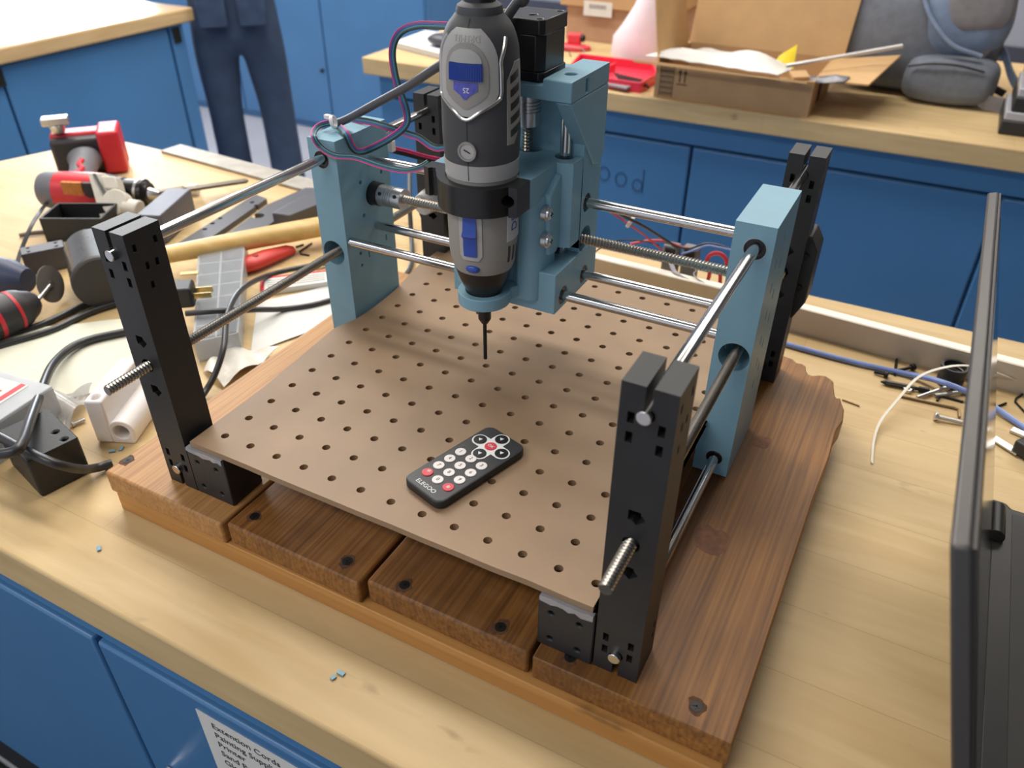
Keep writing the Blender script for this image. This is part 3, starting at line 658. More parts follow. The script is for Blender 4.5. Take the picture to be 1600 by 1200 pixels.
# print on the face is read with the remote's foot towards the viewer
rows = ['123', '456', '789']
for r_ in range(3):
    for c_ in range(3):
        key(-11+11*c_, 4.8-10.5*r_, white_pla, rows[r_][c_], dark_print)
key(-11, -26.7, red_key, '*', white_paint, s=7); key(0, -26.7, white_pla, '0', dark_print); key(11, -26.7, red_key, '#', white_paint)
pad = MB(); PY = 24.5; PR = 11.2
arms = ((-PR, 0), (PR, 0), (0, -PR), (0, PR))
for i_, (x, y) in enumerate(arms): pad.cyl((x, PY+y, RH+.13), (x, PY+y, RH+.25-.01*i_), 6.2, n=24)
for q_ in (0, 90): pad.obox((0, PY, RH+.20+q_*.0004), (12.4-q_*.002, 20, .18), Matrix.Rotation(math.radians(q_), 3, 'Z'))
build('pad_surround', pad, white_paint, rem)
for x, y in arms:
    k = build('key', MB().cyl((x, PY+y, RH+.25), (x, PY+y, RH+.9), 5.0, n=24), black_gloss, rem, bevel=.35)
    ang = math.radians(45)
    tri = [(x+1.9*math.cos(ang+q), PY+y+1.9*math.sin(ang+q)) for q in (0, 2.1, 4.2)]
    build('arrow', MB().prism(tri, RH+.88, RH+.98), white_paint, k)
key(0, PY, red_key, 'OK', white_paint, r=4.6, s=3.6)
build('lettering', textmesh('ELEGOO', 5.0, .12, 'CENTER').move(Matrix.Translation((-1, -36.6, RH+.2))), white_paint, rem, smooth=0)

# ------------------------------------------------------------------ cables and wires on the machine
def view_side(pts):
    """sideways vectors that lay a flat ribbon along a path"""
    out = []
    for i, p in enumerate(pts):
        a = pts[max(0, i-1)]; b = pts[min(len(pts)-1, i+1)]
        out.append((b-a).normalized().cross((CAM-p).normalized()).normalized())
    return out
WC = [('pink', (226, 70, 120)), ('violet', (118, 108, 170)), ('blue', (74, 110, 170)), ('teal', (100, 160, 172)), ('green', (56, 98, 88)), ('black', (40, 44, 52))]
WM = [mat('wire_'+n, c, .4, var=.03) for n, c in WC]
def ribbon(name, label, pts, order=(0, 1, 2, 3, 4, 5), pitch=.95, r=.52, flip=1, group=None):
    P = spline(pts, 8); S = view_side(P); base = P[0]
    t = thing(name, label, 'cable', tuple(min(P, key=lambda q: q.z)), group=group)
    for k, wi in enumerate(order):
        o = (k-(len(order)-1)/2)*pitch*flip
        build('wire', MB().tube([p+s*o for p, s in zip(P, S)], r, 6), WM[wi], t)
    return t
tc = [(137.5, 159.6, 402), (139, 165, 426), (156, 182, 444), gy(822, -14, 198), gy(808, 4, 196), gy(794, 24, 193), (128, 190.5, 352), gy(690, 101, 196), gy(640, 133, 206), gy(585, 163, 216), gy(545, 185, 222), gy(524, 193, 226)]
solo('power_cable', MB().tube(spline(tc, 8), 3.4, 12), cable_grey, 'thick grey power cable of the rotary tool looping to the left blue plate', 'cable')
ribbon('ribbon_cable', 'rainbow ribbon cable arching from the motor down to the left blue plate',
       [(118, 226, 352), gy(690, 40, 224), gy(650, 40, 224), gy(624, 52, 224), gy(613, 80, 224), gy(619, 125, 224), gy(634, 170, 224), gy(634, 195, 222), gy(610, 216, 216), gx(578, 233, -17), gx(560, 237, -18), gx(550, 229, -19.5), gz(541, 210, 260.5), gz(530, 198, 262)], flip=-1)
ribbon('ribbon_cable', 'straight rainbow ribbon cable running behind the rotary tool from the left blue plate',
       [gy(540, 186, 245), gy(575, 190, 242), gy(610, 200, 240), gy(650, 213, 240), gy(700, 227, 240), (120, 240, 320)], flip=-1)
ribbon('ribbon_cable', 'rainbow ribbon cable sagging from the left blue plate to the black clamp',
       [gz(520, 190, 263), gz(498, 197, 263), gy(490, 212, 187), gy(502, 231, 186), gy(524, 243, 186), gy(556, 246, 186), gy(595, 259, 183), gy(630, 266, 178), gy(655, 262, 170), gy(670, 254, 164)], order=(0, 2, 4, 3, 5), flip=-1)
z1 = gz(521, 192, 265)
solo('zip_tie', MB().ring((z1.x, z1.y, z1.z+1), (.8, .3, .2), 4.2, 5.4, 3, 20).box((z1.x-8, z1.y-2, z1.z+3), (z1.x-3, z1.y+2, z1.z+6)), white_pla, 'white zip tie holding the cables on the left blue plate', 'zip tie')
ribbon('motor_lead', 'black and red lead emerging behind the left blue plate', [gy(600, 228, 270), gy(612, 233, 275), gy(640, 240, 290), gy(665, 247, 310), gy(690, 252, 330)], order=(5, 5, 0, 0), pitch=1.7, r=.9, flip=-1)
q = gy(611, 228, 268)
solo('wire_connector', MB().box((q.x-3, q.y-3, q.z-5), (q.x+3, q.y+3, q.z+5)), white_pla, 'small white wire connector behind the left blue plate', 'connector', bevel=.5)

# ------------------------------------------------------------------ things on the bench behind the machine, right
bar = thing('aluminium_channel', 'long aluminium channel lying along the back of the bench', 'channel', (330, 535, 0))
build('web', MB().prism([(40, 533.5), (330, 525), (640, 505), (640, 508), (330, 528), (40, 536.5)], .3, 31), mat('dull_aluminium', (190, 180, 166), .45, metal=.35, var=.08, scale=8), bar)
build('flange', MB().prism([(40, 536.7), (330, 528.2), (640, 508.2), (640, 519), (330, 540), (40, 548)], 28, 31), mat('bright_aluminium', (236, 228, 214), .4, metal=.3, var=.04), bar)
build('flange', MB().prism([(40, 536.7), (330, 528.2), (640, 508.2), (640, 519), (330, 540), (40, 548)], .3, 3), mat('bright_aluminium', (236, 228, 214), .4), bar)
st = thing('aluminium_strip', 'pale offcut leaning at the end of the aluminium channel by the black rear post', 'offcut', (330, 545, 0))
build('strip', MB().box((318, 541, 31.3), (326, 556, 52)), white_pla, st, bevel=.5)
def wire(name, label, pts, r, m, cat='wire', n=8, group=None):
    return solo(name, MB().tube(spline(pts, 8), r, n), m, label, cat, group=group)
red_w = mat('red_wire', (206, 52, 64), .4); blk_w = mat('black_wire', (44, 44, 48), .4); blu_w = mat('blue_wire', (110, 130, 190), .4); gry_w = mat('grey_wire', (150, 146, 150), .5)
wire('jumper_wire', 'red jumper wire curving past the grey terminal blocks', [gy(985, 381, 560), gy(1015, 376, 565), gy(1040, 377, 570), gy(1062, 385, 575), gy(1078, 388, 580)], 1.6, red_w)
wire('jumper_wire', 'black wire waving from the terminal blocks toward the right blue plate', [gy(1040, 379, 572), gy(1075, 388, 575), gy(1100, 381, 575), gy(1120, 382, 575), gy(1145, 391, 575)], 1.3, blk_w)
wire('jumper_wire', 'pale blue wire beside the red ring handle', [gy(1065, 397, 570), gy(1085, 391, 570), gy(1105, 384, 570), gy(1125, 387, 570), gy(1148, 392, 570)], 1.3, blu_w)
wire('jumper_wire', 'red lead slanting down behind the upper steel rod', [gy(940, 322, 420), gy(960, 335, 450), gy(985, 352, 480), gy(1010, 370, 520), gy(1035, 392, 545)], 1.1, red_w)
wire('jumper_wire', 'black lead slanting down behind the upper steel rod', [gy(950, 322, 421), gy(975, 338, 451), gy(1003, 352, 480), gy(1035, 372, 520), gy(1058, 387, 545)], 1.7, blk_w)
wire('jumper_wire', 'thin black wire sagging under the leadscrew', [gy(925, 398, 500), gy(938, 388, 505), gy(965, 376, 520), gy(1000, 376, 540), gy(1030, 383, 560)], .9, blk_w)
q = gy(985, 347, 474)
solo('zip_tie', MB().obox(q, (4, 5, 14), Matrix.Rotation(math.radians(28), 3, 'Y')), white_pla, 'white zip tie around the leads behind the upper steel rod', 'zip tie', bevel=.8)
tgrey = mat('terminal_grey', (120, 120, 122), .5)
for px, py, lab in ((1048, 392, 'left grey terminal block behind the leadscrew'), (1078, 396, 'right grey terminal block behind the leadscrew')):
    q = gy(px, py+14, 585); t = thing('terminal_block', lab, 'connector', (q.x, q.y, .3))
    build('body', MB().box((q.x-10, q.y-8, .4), (q.x+10, q.y+8, max(20, q.z+22))), tgrey, t, bevel=2.5)
    build('clip', MB().box((q.x-6, q.y-10, max(20, q.z+22)-10), (q.x+6, q.y-8.1, max(20, q.z+22)-3)), black_gloss, t)
q = gy(1120, 410, 575); pts = [(q.x+12*math.cos(a), q.y, q.z+12*math.sin(a)) for a in [math.radians(-60+300*k/24) for k in range(25)]]
solo('ring_handle', MB().tube(pts, 2.6, 10).tube([pts[0], (pts[0][0]+4, q.y, .5)], 2.4, 8).tube([pts[-1], (pts[-1][0]-2, q.y, .5)], 2.4, 8), red_key, 'red ring handle standing behind the leadscrew near the right blue plate', 'handle')
rb = spline([gz(1048, 413, 32), gz(1062, 431, 31.8), (249, 531, 20), (256, 529, 3), (254, 520, 1.2)], 6)
solo('flat_cable', MB().loft([[p+Vector((-3, 0, 0)), p+Vector((3, 0, 0)), p+Vector((3, .8, .8)), p+Vector((-3, .8, .8))] for p in rb]), gry_w, 'flat grey cable hanging over the aluminium channel', 'cable')
wire('thin_wire', 'thin grey wire hanging over the aluminium channel', [gz(1088, 421, 32), gz(1089, 435, 32.5), (268, 527.5, 18), (258, 522, 2)], .8, gry_w)

# --- loose hardware right of the machine
wire('blue_cable', 'translucent blue cable lying across the bench at the right', [gz(p[0], p[1], p[2] if len(p) > 2 else 3.2) for p in ((1180, 520), (1230, 538), (1330, 565), (1410, 583), (1450, 591, 8), (1480, 600, 12), (1510, 612, 11), (1540, 627, 6), (1600, 668), (1680, 720))], 3.0, mat('blue_cable', (122, 144, 200), .3, var=.12), 'cable', 10)
zt = spline([gz(1362, 724, .8), gz(1365, 690, 2), gz(1375, 660, 6), gz(1400, 628, 14), gz(1435, 590, 24), gz(1480, 574, 30), gz(1520, 573, 30), gz(1560, 584, 22), gz(1610, 604, 6)], 6)
solo('zip_tie', MB().loft([[p+Vector((-1.1, .9, 0)), p+Vector((1.1, -.9, 0)), p+Vector((1.1, -.9, .9)), p+Vector((-1.1, .9, .9))] for p in zt]), mat('milky_plastic', (226, 220, 204), .35), 'loose milky zip tie arching over the bolts', 'zip tie')
hexd = mat('black_oxide', (40, 38, 37), .4, metal=.5); brass = mat('tarnished_steel', (150, 124, 88), .4, metal=.6); zinc = mat('zinc_plate', (206, 206, 204), .28, metal=.9)
def hexkey(label, pts, r, m): return solo('hex_key', MB().tube(pts, r, 6), m, label, 'hex key', smooth=10)
hexkey('small black hex key beside the aluminium channel', [gz(1398, 586, 1.6), gz(1401, 562, 1.6), gz(1405, 559, 1.6), gz(1430, 564, 1.6)], 1.5, hexd)
hexkey('long tarnished hex key lying below the shiny bolts', [gz(1408, 619, 1.6), gz(1490, 637, 1.6), gz(1498, 640, 1.7), gz(1499, 652, 1.7)], 1.5, brass)
hexkey('thin black hex key at the right edge of the bench', [gz(1620, 602, 1.2), gz(1588, 622, 1.2), gz(1586, 628, 1.2), gz(1605, 648, 1.2)], 1.1, hexd)
hexkey('short black hex key beyond the laptop lid', [gz(1556, 636, 1.3), gz(1572, 630, 1.3)], 1.2, hexd)
hexkey('black hex key under the shiny bolts', [gz(1464, 626, 1.3), gz(1470, 619, 1.3), gz(1505, 628, 1.3)], 1.2, hexd)
def bolt(label, p0, p1, m, r=1.9, hr=3.6, hl=4, cat='bolt'):
    p0 = Vector(p0); p1 = Vector(p1); d = (p1-p0).normalized()
    t = thing('bolt' if cat == 'bolt' else cat, label, cat, (p0.x, p0.y, 0.2))
    build('shank', thread(p0+d*hl, p1, r, 1.0, 10, .3, 4), m, t); build('head', MB().cyl(p0, p0+d*hl, hr, n=18), m, t, bevel=.5)
    return t
bolt('black cap screw by the small black hex key', gz(1429, 573, 3.8), gz(1403, 579, 2.6), hexd)
bolt('short black screw left of the small black hex key', gz(1388, 586, 3.8), gz(1366, 581, 2.6), hexd)
bolt('shiny bolt crossing above the nut', gz(1482, 604, 3.8), gz(1433, 621, 2.6), zinc)
bolt('shiny bolt partly hidden by the laptop lid', gz(1512, 611, 3.8), gz(1461, 618, 2.6), zinc)
bolt('zinc bolt with flanged head below the hex key', gz(1460, 650, 4.2), gz(1504, 660, 2.8), zinc, 2.1, 4.2, 3)
q = gz(1417, 612, 0)
solo('nut', MB().prism([(q.x+4.4*math.cos(a), q.y+4.4*math.sin(a)) for a in [math.pi/3*k for k in range(6)]], .3, 4), zinc, 'small shiny hex nut beside the driver bit', 'nut', cut=MB().cyl((q.x, q.y, -1), (q.x, q.y, 6), 2.2, n=16), bevel=.3)
a, b = gz(1376, 596, 3.2), gz(1452, 611, 3.2); d = (b-a).normalized()
t = thing('driver_bit', 'dark steel screwdriver bit lying on the bench', 'driver bit', (a.x, a.y, .2))
build('tip', MB().cyl(a, a+d*5, .8, 2.6, n=10), hexd, t); build('shank', MB().cyl(a+d*5, b-d*14, 2.9, n=6), mat('bit_steel', (92, 86, 80), .4, metal=.7), t, smooth=10); build('neck', MB().cyl(b-d*14, b-d*10, 1.9, n=12), hexd, t); build('hex_end', MB().cyl(b-d*10, b, 3.0, n=6), hexd, t, smooth=10)
q = Vector((497, 497, 0))
t = thing('threaded_cap', 'black threaded ring cap behind the shiny bolts', 'cap', (q.x, q.y, .3))
build('shell', MB().loft([[(q.x+r*.8*math.cos(2*math.pi*j/32), q.y+r*.8*math.sin(2*math.pi*j/32), z) for j in range(32)] for z, r in ((.4, 15.6), (7, 16), (10, 14.2), (19, 16.2), (22, 16.4), (22, 13.4), (3, 12), (3, .5))], caps=False), black_pla, t)
build('inner_thread', MB().tube([(q.x+10.2*math.cos(a), q.y+10.2*math.sin(a), 8+a*.55) for a in [k*math.pi/10 for k in range(46)]], 1.0, 6), mat('worn_thread', (120, 112, 104), .4, metal=.5), t)
wire('thin_rod', 'thin pale rod sticking out past the ragged plank', [gz(1316, 624, 1.2), gz(1343, 634, 1.2)], .9, brass, 'rod')
q = gz(1585, 708, 0)
t = thing('cable_clip', 'black and grey metal clip at the right edge of the bench', 'clip', (q.x, q.y, .3))
build('blade', MB().obox((q.x-8, q.y+4, 3), (26, 8, 1.5), Matrix.Rotation(math.radians(-35), 3, 'Z')), zinc, t); build('body', MB().obox((q.x+12, q.y-4, 8), (30, 14, 14), Matrix.Rotation(math.radians(-35), 3, 'Z')), black_pla, t, bevel=2)
solo('metal_tab', MB().obox(gz(1592, 676, 2), (14, 8, 3), Matrix.Rotation(math.radians(-20), 3, 'Z')), zinc, 'small bright metal tab above the clip at the right edge', 'tab', bevel=.5)

# ------------------------------------------------------------------ laptop, seen along its lid
lap = thing('laptop', 'open dark laptop at the right edge seen along its raised lid', 'laptop', (660, 113, 0))
LY0, LY1 = -73, 300; hz = 20
lm = mat('laptop_dark', (44, 42, 41), .40, var=.05); lgrey = mat('laptop_lid_grey', (84, 81, 79), .35, metal=.3, var=.03)
build('base', MB().prism([(536, LY0), (790, LY0), (790, LY1-6), (552, LY1-6), (548, LY1), (536, LY1)], 1, hz-1), lm, lap, bevel=3)
kb = build('keyboard_deck', MB().box((552, LY0+12, hz-1), (700, LY1-14, hz-.6)), mat('laptop_deck', (56, 54, 52), .5), lap)
for i in range(6):
    for j in range(15):
        x = 566+i*19; y = LY0+24+j*22.2
        build('key', MB().box((x, y, hz-.5), (x+16, y+18.5, hz+1.0)), lm, kb, bevel=.8)
for y in (LY1-34, LY0+24): build('hinge', MB().cyl((540, y-18, hz+2), (540, y+18, hz+2), 6.5, n=16), lm, lap)
up = Vector((462-536, 0, 270-hz)).normalized(); nx_ = Vector((up.z, 0, -up.x)); LH = 258
def lidpt(h, y, d): p = Vector((536, y, hz+2))+up*h+nx_*d; return p
def lidbox(name, h0, h1, y0, y1, d0, d1, m, par, **k):
    v = [lidpt(h, y, d) for d in (d0, d1) for h, y in ((h0, y0), (h0, y1), (h1, y1), (h1, y0))]
    return build(name, MB().add(v, [(0,1,2,3),(7,6,5,4),(0,4,5,1),(1,5,6,2),(2,6,7,3),(3,7,4,0)]), m, par, **k)
lid = lidbox('lid', 4, LH, LY0, LY1, -7, 0, lgrey, lap, bevel=1.5)
lidbox('bezel', 5, LH-1, LY0+1, LY1-1, 0, 1.2, lm, lid)
lidbox('screen', 24, LH-14, LY0+14, LY1-14, 1.2, 1.5, mat('screen_glass', (24, 24, 28), .08, var=.02, spec=.8), lid)

# ------------------------------------------------------------------ clutter on the left of the bench
def P2(a, z=0): return gz(a[0], a[1], z)
def axes(a, b):
    d = Vector((b.x-a.x, b.y-a.y, 0)).normalized(); return d, Vector((-d.y, d.x, 0))
red_pl = mat('red_tool_plastic', (206, 44, 56), .42, var=.04); grey_pl = mat('grey_tool_plastic', (108, 108, 114), .5); blk_pl = mat('black_tool_plastic', (46, 44, 46), .5)
# cordless drill lying on its side
A, B = gz(70, 296, 28), gz(243, 303, 28); dx, dy = axes(A, B)
dr = thing('cordless_drill', 'red and black cordless drill lying on its side with a long bit', 'drill', (A.x, A.y, .3))
def ring_(c, d, r, ry=None, n=28):
    u = Vector((-d.y, d.x, 0)).normalized(); v = Vector((0, 0, 1)); ry = ry or r
    return [c+u*r*math.cos(2*math.pi*j/n)+v*ry*math.sin(2*math.pi*j/n) for j in range(n)]
LD = (B-A).length
def seg_(name, prof, m, par, smooth=40): return build(name, MB().loft([ring_(A+dx*x, dx, r) for x, r in prof]), m, par, smooth=smooth)
seg_('rear_cap', [(-2, 20), (0, 24), (6, 26.5), (26, 27)], grey_pl, dr)
hs = seg_('motor_housing', [(26, 27.3), (40, 27.8), (80, 27.6), (96, 26.5)], red_pl, dr)
seg_('gear_case', [(96, 26.2), (108, 25), (116, 22.5)], blk_pl, dr)
seg_('clutch_ring', [(112, 22.8), (124, 22.4), (126, 19)], grey_pl, dr)
seg_('chuck', [(126, 20), (148, 20), (152, 19.5), (153, 21), (157, 21), (158, 19), (163, 16)], mat('chuck_black', (48, 46, 46), .3, metal=.6), dr)
seg_('chuck_ring', [(146, 20.6), (150, 20.8)], zinc, dr)
seg_('chuck_jaws', [(163, 10), (176, 6), (178, 4.5)], zinc, dr)
bitend = gz(388, 282, 14); b0 = A+dx*172; bd = bitend-b0; Lb = bd.length; bd.normalize()
u_ = bd.cross(Vector((0, 0, 1))).normalized(); v_ = u_.cross(bd); rings = []
for k in range(61):
    t = k/60; ph = t*16 if t > .3 else 4.8; c = b0+bd*(Lb*t); rr = 6.5 if t < .97 else 6.5*(1-(t-.97)/.03*.8)
    rings.append([c+(u_*math.cos(2*math.pi*j/12+ph)*rr*(1.0)+v_*math.sin(2*math.pi*j/12+ph)*rr*(1.0 if t < .3 else .55)) for j in range(12)])
build('drill_bit', MB().loft(rings), mat('drill_bit_steel', (122, 114, 104), .35, metal=.8), dr, smooth=50)
hm = A+dx*52; he = gz(133, 238, 34); hd = Vector((he.x-hm.x, he.y-hm.y, 0)); Lh = hd.length; hd.normalize()
def hring(t, r, ry, z=28): return ring_(Vector((hm.x, hm.y, z))+hd*t, hd, r, ry, 24)
build('handle', MB().loft([hring(18, 20, 17), hring(40, 18, 17), hring(Lh*.55, 19, 18), hring(Lh*.8, 22, 19), hring(Lh-18, 27, 21)]), grey_pl, dr, smooth=60)
build('handle_accent', MB().tube(spline([Vector((hm.x, hm.y, 46))+hd*22, Vector((hm.x, hm.y, 46.4))+hd*46+dx*8, Vector((hm.x, hm.y, 46))+hd*66+dx*2, Vector((hm.x, hm.y, 45))+hd*88+dx*4], 5), 4.2, 8), red_pl, dr)
build('trigger', MB().obox(Vector((hm.x, hm.y, 28))+hd*34+dx*22, (10, 26, 14), Matrix((dx, dy, (0, 0, 1))).transposed().to_3x3()), red_pl, dr, bevel=3)
hp = Vector((-hd.y, hd.x, 0)); hR = Matrix((hp*-1, hd, (0, 0, 1))).transposed().to_3x3()
bf = Vector((hm.x, hm.y, 0))+hd*(Lh-2)
build('battery_foot', MB().obox(bf+Vector((0, 0, 31)), (92, 26, 58), hR), blk_pl, dr, bevel=6, seg=3)
bt = build('battery', MB().obox(bf+hd*24+Vector((0, 0, 33))-hp*6, (104, 34, 64), hR), red_pl, dr, bevel=5, seg=3)
build('battery', MB().obox(bf+hd*10+Vector((0, 0, 36))-hp*42, (34, 66, 68), hR), red_pl, dr, bevel=5, seg=3)
cl = bf+hd*10+hp*30+Vector((0, 0, 66))
build('belt_clip', MB().cyl(cl, cl+Vector((0, 0, 14)), 9, 13, n=20).obox(cl+Vector((0, 0, 20)), (40, 22, 12), hR), zinc, dr, bevel=2)
fc = A+dx*62; side = Vector((dy.x, dy.y, 0))*-1
build('rating_label', MB().obox(fc+side*24.2+Vector((0, 0, 12)), (30, 6, 22), Matrix((dx, side, (0, 0, 1))).transposed().to_3x3()), mat('orange_label', (196, 120, 50), .6, var=.2, scale=300), hs)
build('black_label', MB().obox(fc+dx*26+side*24.2+Vector((0, 0, 12)), (18, 6, 22), Matrix((dx, side, (0, 0, 1))).transposed().to_3x3()), blk_pl, hs)
# white printed bracket leaning on the drill, held by a strap
a = gz(172, 352, 4); b = gz(150, 272, 62)
ax_ = (b-a).normalized(); sd = Vector((dx.x, dx.y, 0)); nn = sd.cross(ax_).normalized(); RM = Matrix((sd, ax_, nn)).transposed().to_3x3()
t = thing('printed_bracket', 'off-white printed bracket leaning against the drill with a black strap', 'bracket', (a.x, a.y, .3))
off_w = mat('offwhite_plastic', (214, 206, 190), .5)
mid = (a+b)/2; Lw = (b-a).length
build('plate', MB().obox(mid+sd*4, (26, Lw, 12), RM), off_w, t, bevel=1.5)
build('boss', MB().cyl(mid+sd*22-ax_*6-nn*8, mid+sd*22-ax_*6+nn*12, 19, n=28), off_w, t, bevel=1.5)
build('spigot', MB().cyl(mid+sd*30-ax_*12, mid+sd*52-ax_*14, 14, n=24), off_w, t, bevel=2)
build('upper_block', MB().obox(mid+sd*22+ax_*24, (22, 20, 20), RM), off_w, t, bevel=2)
build('strap', MB().obox(mid+sd*10+nn*7.2, (4.5, Lw*.98, 1.4), RM @ Matrix.Rotation(math.radians(14), 3, 'Z')), black_gloss, t)
# open black box with small screws
c = gz(135, 365, 0); t = thing('printed_tray', 'open black printed box in front of the drill', 'box', (c.x, c.y, .3), 28, world=False)
bx = MB(); bx.box((-42, -28, 0), (42, 28, 3)).box((-42, -28, 3), (-39, 28, 34)).box((39, -28, 3), (42, 28, 34)).box((-39, -28, 3), (39, -25, 34)).box((-39, 25, 3), (39, 28, 34))
build('shell', bx, black_pla, t)
solo('screw', MB().cyl((c.x-8, c.y+2, 7), (c.x-2, c.y+4, 7), 2.6, n=12), zinc, 'tiny bright screw inside the open black box', 'screw')
solo('metal_bracket', MB().obox(gz(112, 384, 3), (34, 18, 5), Matrix.Rotation(math.radians(30), 3, 'Z')), mat('pale_grey_metal', (170, 168, 160), .45, metal=.4), 'pale grey metal bracket behind the mallet head', 'bracket', bevel=1)
# grey upright block and white pin
a, b = gz(248, 368, 0), gz(283, 297, 0); d, e = axes(a, b); R3 = Matrix((d, e, (0, 0, 1))).transposed().to_3x3()
a2 = gz(243, 352, 30); b2_ = gz(272, 292, 42); d2 = (b2_-a2).normalized(); s2_ = Vector((dx.x, dx.y, 0)); n2 = s2_.cross(d2).normalized(); R4 = Matrix((s2_, d2, n2)).transposed().to_3x3()
cb = (a2+b2_)/2
t = thing('printed_block', 'slate grey printed block standing beside the drill chuck', 'block', (cb.x, cb.y, .3))
build('body', MB().obox((cb.x, cb.y, 22), (34, (b2_-a2).length*.9, 40), Matrix((s2_, Vector((-s2_.y, s2_.x, 0)), (0, 0, 1))).transposed().to_3x3()), mat('slate_plastic', (92, 92, 104), .45), t, bevel=1.5)
q0 = gz(302, 296, 9)
solo('plastic_pin', MB().cyl(q0-Vector((dx.x, dx.y, 0))*8, q0+Vector((dx.x, dx.y, 0))*8, 8.5, n=24), off_w, 'short white plastic pin beside the slate grey block', 'pin', bevel=1)
# steel ruler bar
a, b, c_, d_ = gz(252, 239, 0), gz(283, 229, 0), gz(515, 291, 0), gz(492, 305, 0)
solo('steel_bar', MB().prism([(p.x, p.y) for p in (a, d_, c_, b)], .3, 4.5), mat('weathered_steel', (164, 158, 148), .5, metal=.4, var=.15, scale=40), 'flat weathered metal bar lying near the back edge of the bench', 'bar', bevel=.4)
# black printed plates
slate = mat('dark_slate_plastic', (78, 78, 84), .42, var=.05)
p = [gz(*k, 0) for k in ((262, 400), (300, 402), (418, 318), (400, 311))]
hc = MB()
for px, py in ((394, 316), (400, 321), (344, 341), (332, 349), (320, 358)): qq = gz(px, py, 8); hc.cyl((qq.x, qq.y, -2), (qq.x, qq.y, 12), 3.4, n=14)
solo('printed_plate', MB().prism([(q.x, q.y) for q in p], .3, 8), slate, 'long dark printed plate with a row of holes by the mallet handle', 'plate', cut=hc, bevel=.6)
p = [gz(*k, 0) for k in ((330, 392), (372, 396), (430, 352), (500, 320), (505, 300), (478, 300), (420, 326))]
qq = gz(403, 336, 8)
solo('printed_plate', MB().prism([(q.x, q.y) for q in p], .3, 7), slate, 'dark printed plate with one large hole in front of the metal bar', 'plate', cut=MB().cyl((qq.x, qq.y, -3), (qq.x, qq.y, 12), 9, n=24), bevel=.6)
p = [gz(*k, 7.3) for k in ((428, 352), (455, 356), (520, 330), (505, 318), (480, 322))]
solo('printed_wedge', MB().prism([(q.x, q.y) for q in p], 7.3, 26), slate, 'dark printed wedge block resting on the holed plate', 'block', bevel=1.5)
# mallet
Hc = gz(152, 418, 33); he = gz(512, 352, 26); hd = (he-Hc); hd.z = 0; Lh = hd.length; hd.normalize(); hx = Vector((hd.y, -hd.x, 0))
t = thing('mallet', 'mallet with round dark head and pale wooden handle behind the left post', 'mallet', (Hc.x, Hc.y, .3))
def mring(c, d, r, n=32):
    u = Vector((-d.y, d.x, 0)); return [c+u*r*math.cos(2*math.pi*j/n)+Vector((0, 0, 1))*r*math.sin(2*math.pi*j/n) for j in range(n)]
build('head', MB().loft([mring(Hc+hx*k, hx, r) for k, r in ((-48, 29), (-46, 32), (-10, 32), (10, 32), (40, 32.4))]), mat('mallet_rubber', (74, 72, 70), .22, var=.2, scale=40), t)
build('face', MB().loft([mring(Hc+hx*k, hx, r) for k, r in ((40.1, 32.4), (45, 32), (47, 30))]), mat('mallet_face', (62, 58, 54), .6), t)
hring_ = lambda k, r, ry: [Hc+hd*k+hx*r*math.cos(2*math.pi*j/20)+Vector((0, 0, 1))*(ry*math.sin(2*math.pi*j/20)-7*k/Lh) for j in range(20)]
build('handle', MB().loft([hring_(20, 11, 10), hring_(60, 12, 10), hring_(150, 15, 12), hring_(Lh*.8, 16, 13), hring_(Lh+30, 16, 13)]), handle_wood, t, smooth=60)
# red-handled cutter and small hex keys
a, b = gz(380, 418, 8), gz(458, 388, 8); d, e = axes(a, b); L_ = (b-a).length
t = thing('red_cutter', 'red-handled cutting tool lying beyond the clear organizer', 'cutter', (a.x, a.y, .3))
def cring(k, r, ry): return [Vector((a.x, a.y, 1+ry))+d*k*L_+e*r*math.cos(2*math.pi*j/16)+Vector((0, 0, ry*math.sin(2*math.pi*j/16))) for j in range(16)]
build('handle', MB().loft([cring(-.08, 6, 5), cring(0, 12, 8), cring(.2, 16, 9), cring(.5, 14, 9), cring(.9, 9, 7), cring(1.0, 6, 5)]), mat('red_handle', (214, 66, 58), .45), t, smooth=60)
build('rivet', MB().cyl(Vector((a.x, a.y, 17))+d*L_*.25-e*2, Vector((a.x, a.y, 19.4))+d*L_*.25-e*2, 4, n=16), mat('dark_red', (150, 40, 38), .5), t)
build('jaw', MB().obox(Vector((a.x, a.y, 5))-d*14-e*2, (30, 14, 6), Matrix((d, e, (0, 0, 1))).transposed().to_3x3()), hexd, t, bevel=1)
hexkey('pair of small black hex keys by the red-handled cutter', [gz(462, 386, 1.3), gz(474, 382, 1.3)], 1.2, hexd)
hexkey('bent black hex key near the left blue plate', [gz(483, 399, 1.3), gz(470, 397, 1.3), gz(468, 393, 1.3), gz(487, 380, 1.3)], 1.2, hexd)
